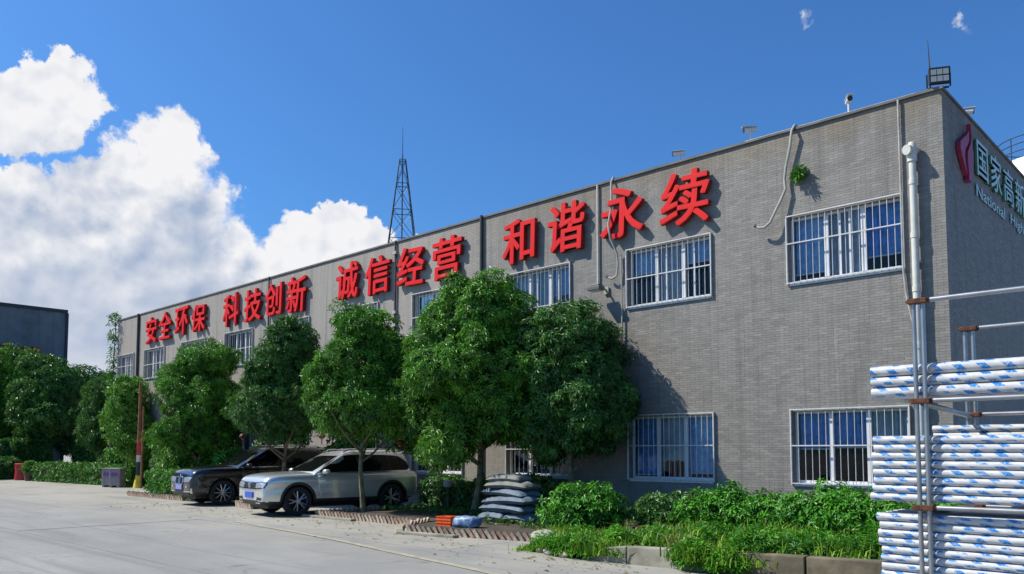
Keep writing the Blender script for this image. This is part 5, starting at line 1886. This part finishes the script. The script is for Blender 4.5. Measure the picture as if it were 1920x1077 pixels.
# ------------------------------------------------------------------ pipe racks
RX0, RX1 = 2.12, 6.2
RYF, RYB = -9.0, -7.55
LV = [.40, 1.21, 2.04, 2.83]
rk = thing('pipe_rack', 'stacked steel storage rack with rusty cleats holding the wrapped pipes', 'rack', (0, 0, 0))
for (y, nm) in ((RYF, 'front'), (RYB, 'rear')):
    for x in (RX0, RX1 - .3):
        for dx in (-.033, .033):
            MB().tube([(x + dx, y, 0), (x + dx, y, 2.85 if y == RYF else 2.79)], .0175, 10).build('post', 'steel', rk, smooth=True)
        for z in LV:
            zz_ = z if y == RYF else z - .06
            b = MB()
            b.box(x - .072, x + .072, y - .042, y + .042, zz_ - .024, zz_ + .018)
            b.box(x - .088, x + .088, y - .028, y + .028, zz_ - .011, zz_ + .007)
            b.build('cleat', 'rust', rk, bevel=.008)
    for z in LV:
        zz_ = z if y == RYF else z - .06
        MB().tube([(RX0 + .09, y, zz_), (RX1 - .39, y, zz_ + .004)], .020, 10).build('rail', 'steel', rk, smooth=True)
for x in (RX0, RX1 - .3):
    for z in LV[:3]:
        MB().tube([(x, RYF + .05, z - .02), (x, RYB - .05, z - .075)], .024, 10).build('cross_bar', 'steel', rk, smooth=True)
# the second rear lift post pair of the neighbouring rack
PR, PL = .0325, 4.2


def pipe_mesh(r, l_, n=14):
    me = bpy.data.meshes.new('pipe')
    vs_, fs, uvs = [], [], []
    nx = 12
    rn = random.Random(5)
    for i in range(nx + 1):
        x = l_ * i / nx
        for k in range(n):
            a = 2 * math.pi * k / n
            vs_.append((x, r * math.cos(a), r * math.sin(a)))
    for i in range(nx):
        for k in range(n):
            a, b = i * n + k, i * n + (k + 1) % n
            fs.append((a, a + n, b + n, b))
            u0, u1 = l_ * i / nx, l_ * (i + 1) / nx
            uvs += [(u0, k / n * 2), (u1, k / n * 2), (u1, (k + 1) / n * 2), (u0, (k + 1) / n * 2)]
    # hollow ends
    o0 = len(vs_)
    for x, dx in ((0, .12), (l_, -.12)):
        for xx in (x, x + dx):
            for k in range(n):
                a = 2 * math.pi * k / n
                vs_.append((xx, r * .86 * math.cos(a), r * .86 * math.sin(a)))
    for e, oi in ((0, o0), (nx * n, o0 + 2 * n)):
        for k in range(n):
            k2 = (k + 1) % n
            fs.append((e + k, e + k2, oi + k2, oi + k))
            uvs += [(0, 0)] * 4
            fs.append((oi + k, oi + k2, oi + n + k2, oi + n + k))
            uvs += [(0, 0)] * 4
        fs.append(tuple(oi + n + k for k in range(n)))
        uvs += [(0, 0)] * n
    me.from_pydata(vs_, [], fs)
    ul = me.uv_layers.new(name='UVMap')
    for i, q in enumerate(uvs):
        ul.data[i].uv = q
    me.materials.append(MATS['pipe_film'])
    me.polygons.foreach_set('use_smooth', [True] * len(me.polygons))
    me.set_sharp_from_angle(angle=R(50))
    return me


pmesh = pipe_mesh(PR, PL)
pbig = pipe_mesh(.044, PL)
ORDN = ['first', 'second', 'third', 'fourth', 'fifth', 'sixth', 'seventh', 'eighth', 'ninth', 'tenth', 'eleventh', 'twelfth']
prn = random.Random(12)


def bundle(where, z0, rows, cols, y0, x0, me, r, dz, skew=0.0, yaw_=0.0, back=1.0, ystep=None):
    """rows bottom to top; column 0 faces the yard"""
    for i in range(rows):
        for j in range(cols):
            if 0 < j < cols - 1 and 0 < i < rows - 1 and j > 2:
                continue
            y = y0 + j * 2 * r * 1.02
            if j == 0:
                lab = f'white blue-printed pipe, {ORDN[rows - 1 - i]} from the top at the front of the {where}'
            else:
                lab = f'white pipe, {ORDN[rows - 1 - i]} from the top and {ORDN[j]} from the front of the {where}'
            o = link('wrapped_pipe', me, None, (x0 + prn.uniform(-.014, .014) + skew * i, y, z0 + r + i * dz + prn.uniform(-.0006, .0006)), (prn.uniform(0, 6.28), 0, yaw_ + prn.uniform(-.0006, .0006)))
            tag(o, lab, 'pipe', 'film-wrapped pipes on the rack')


bundle('top bundle', 2.075, 3, 10, RYF + .075, 1.73, pbig, .044, .088)
bundle('middle bundle', 1.245, 8, 9, RYF + .075, 1.71, pmesh, PR, .0655, .003)
bundle('bottom bundle', .43, 11, 9, RYF + .075, 1.78, pmesh, PR, .0655, -.003)
bundle('ground bundle', .02, 5, 8, RYF + .075, 1.76, pmesh, PR, .0655)
bundle('rear bundle', 1.62, 4, 3, RYB - .12, 1.82, pmesh, PR, .0655)
# paint cans and boxes glimpsed on the shelf of the far bay
sh = thing('shelf_board', 'dark board carrying small goods behind the rear posts', 'board', (2.5, -6.9, 1.86))
MB().box(-.3, 3.0, -.25, .25, 0, .04).build('board', 'car_trim', sh)
for s in (-.2, 2.9):
    MB().box(s - .03, s + .03, -.03, .03, -1.86, -.002).build('leg', 'steel', sh)
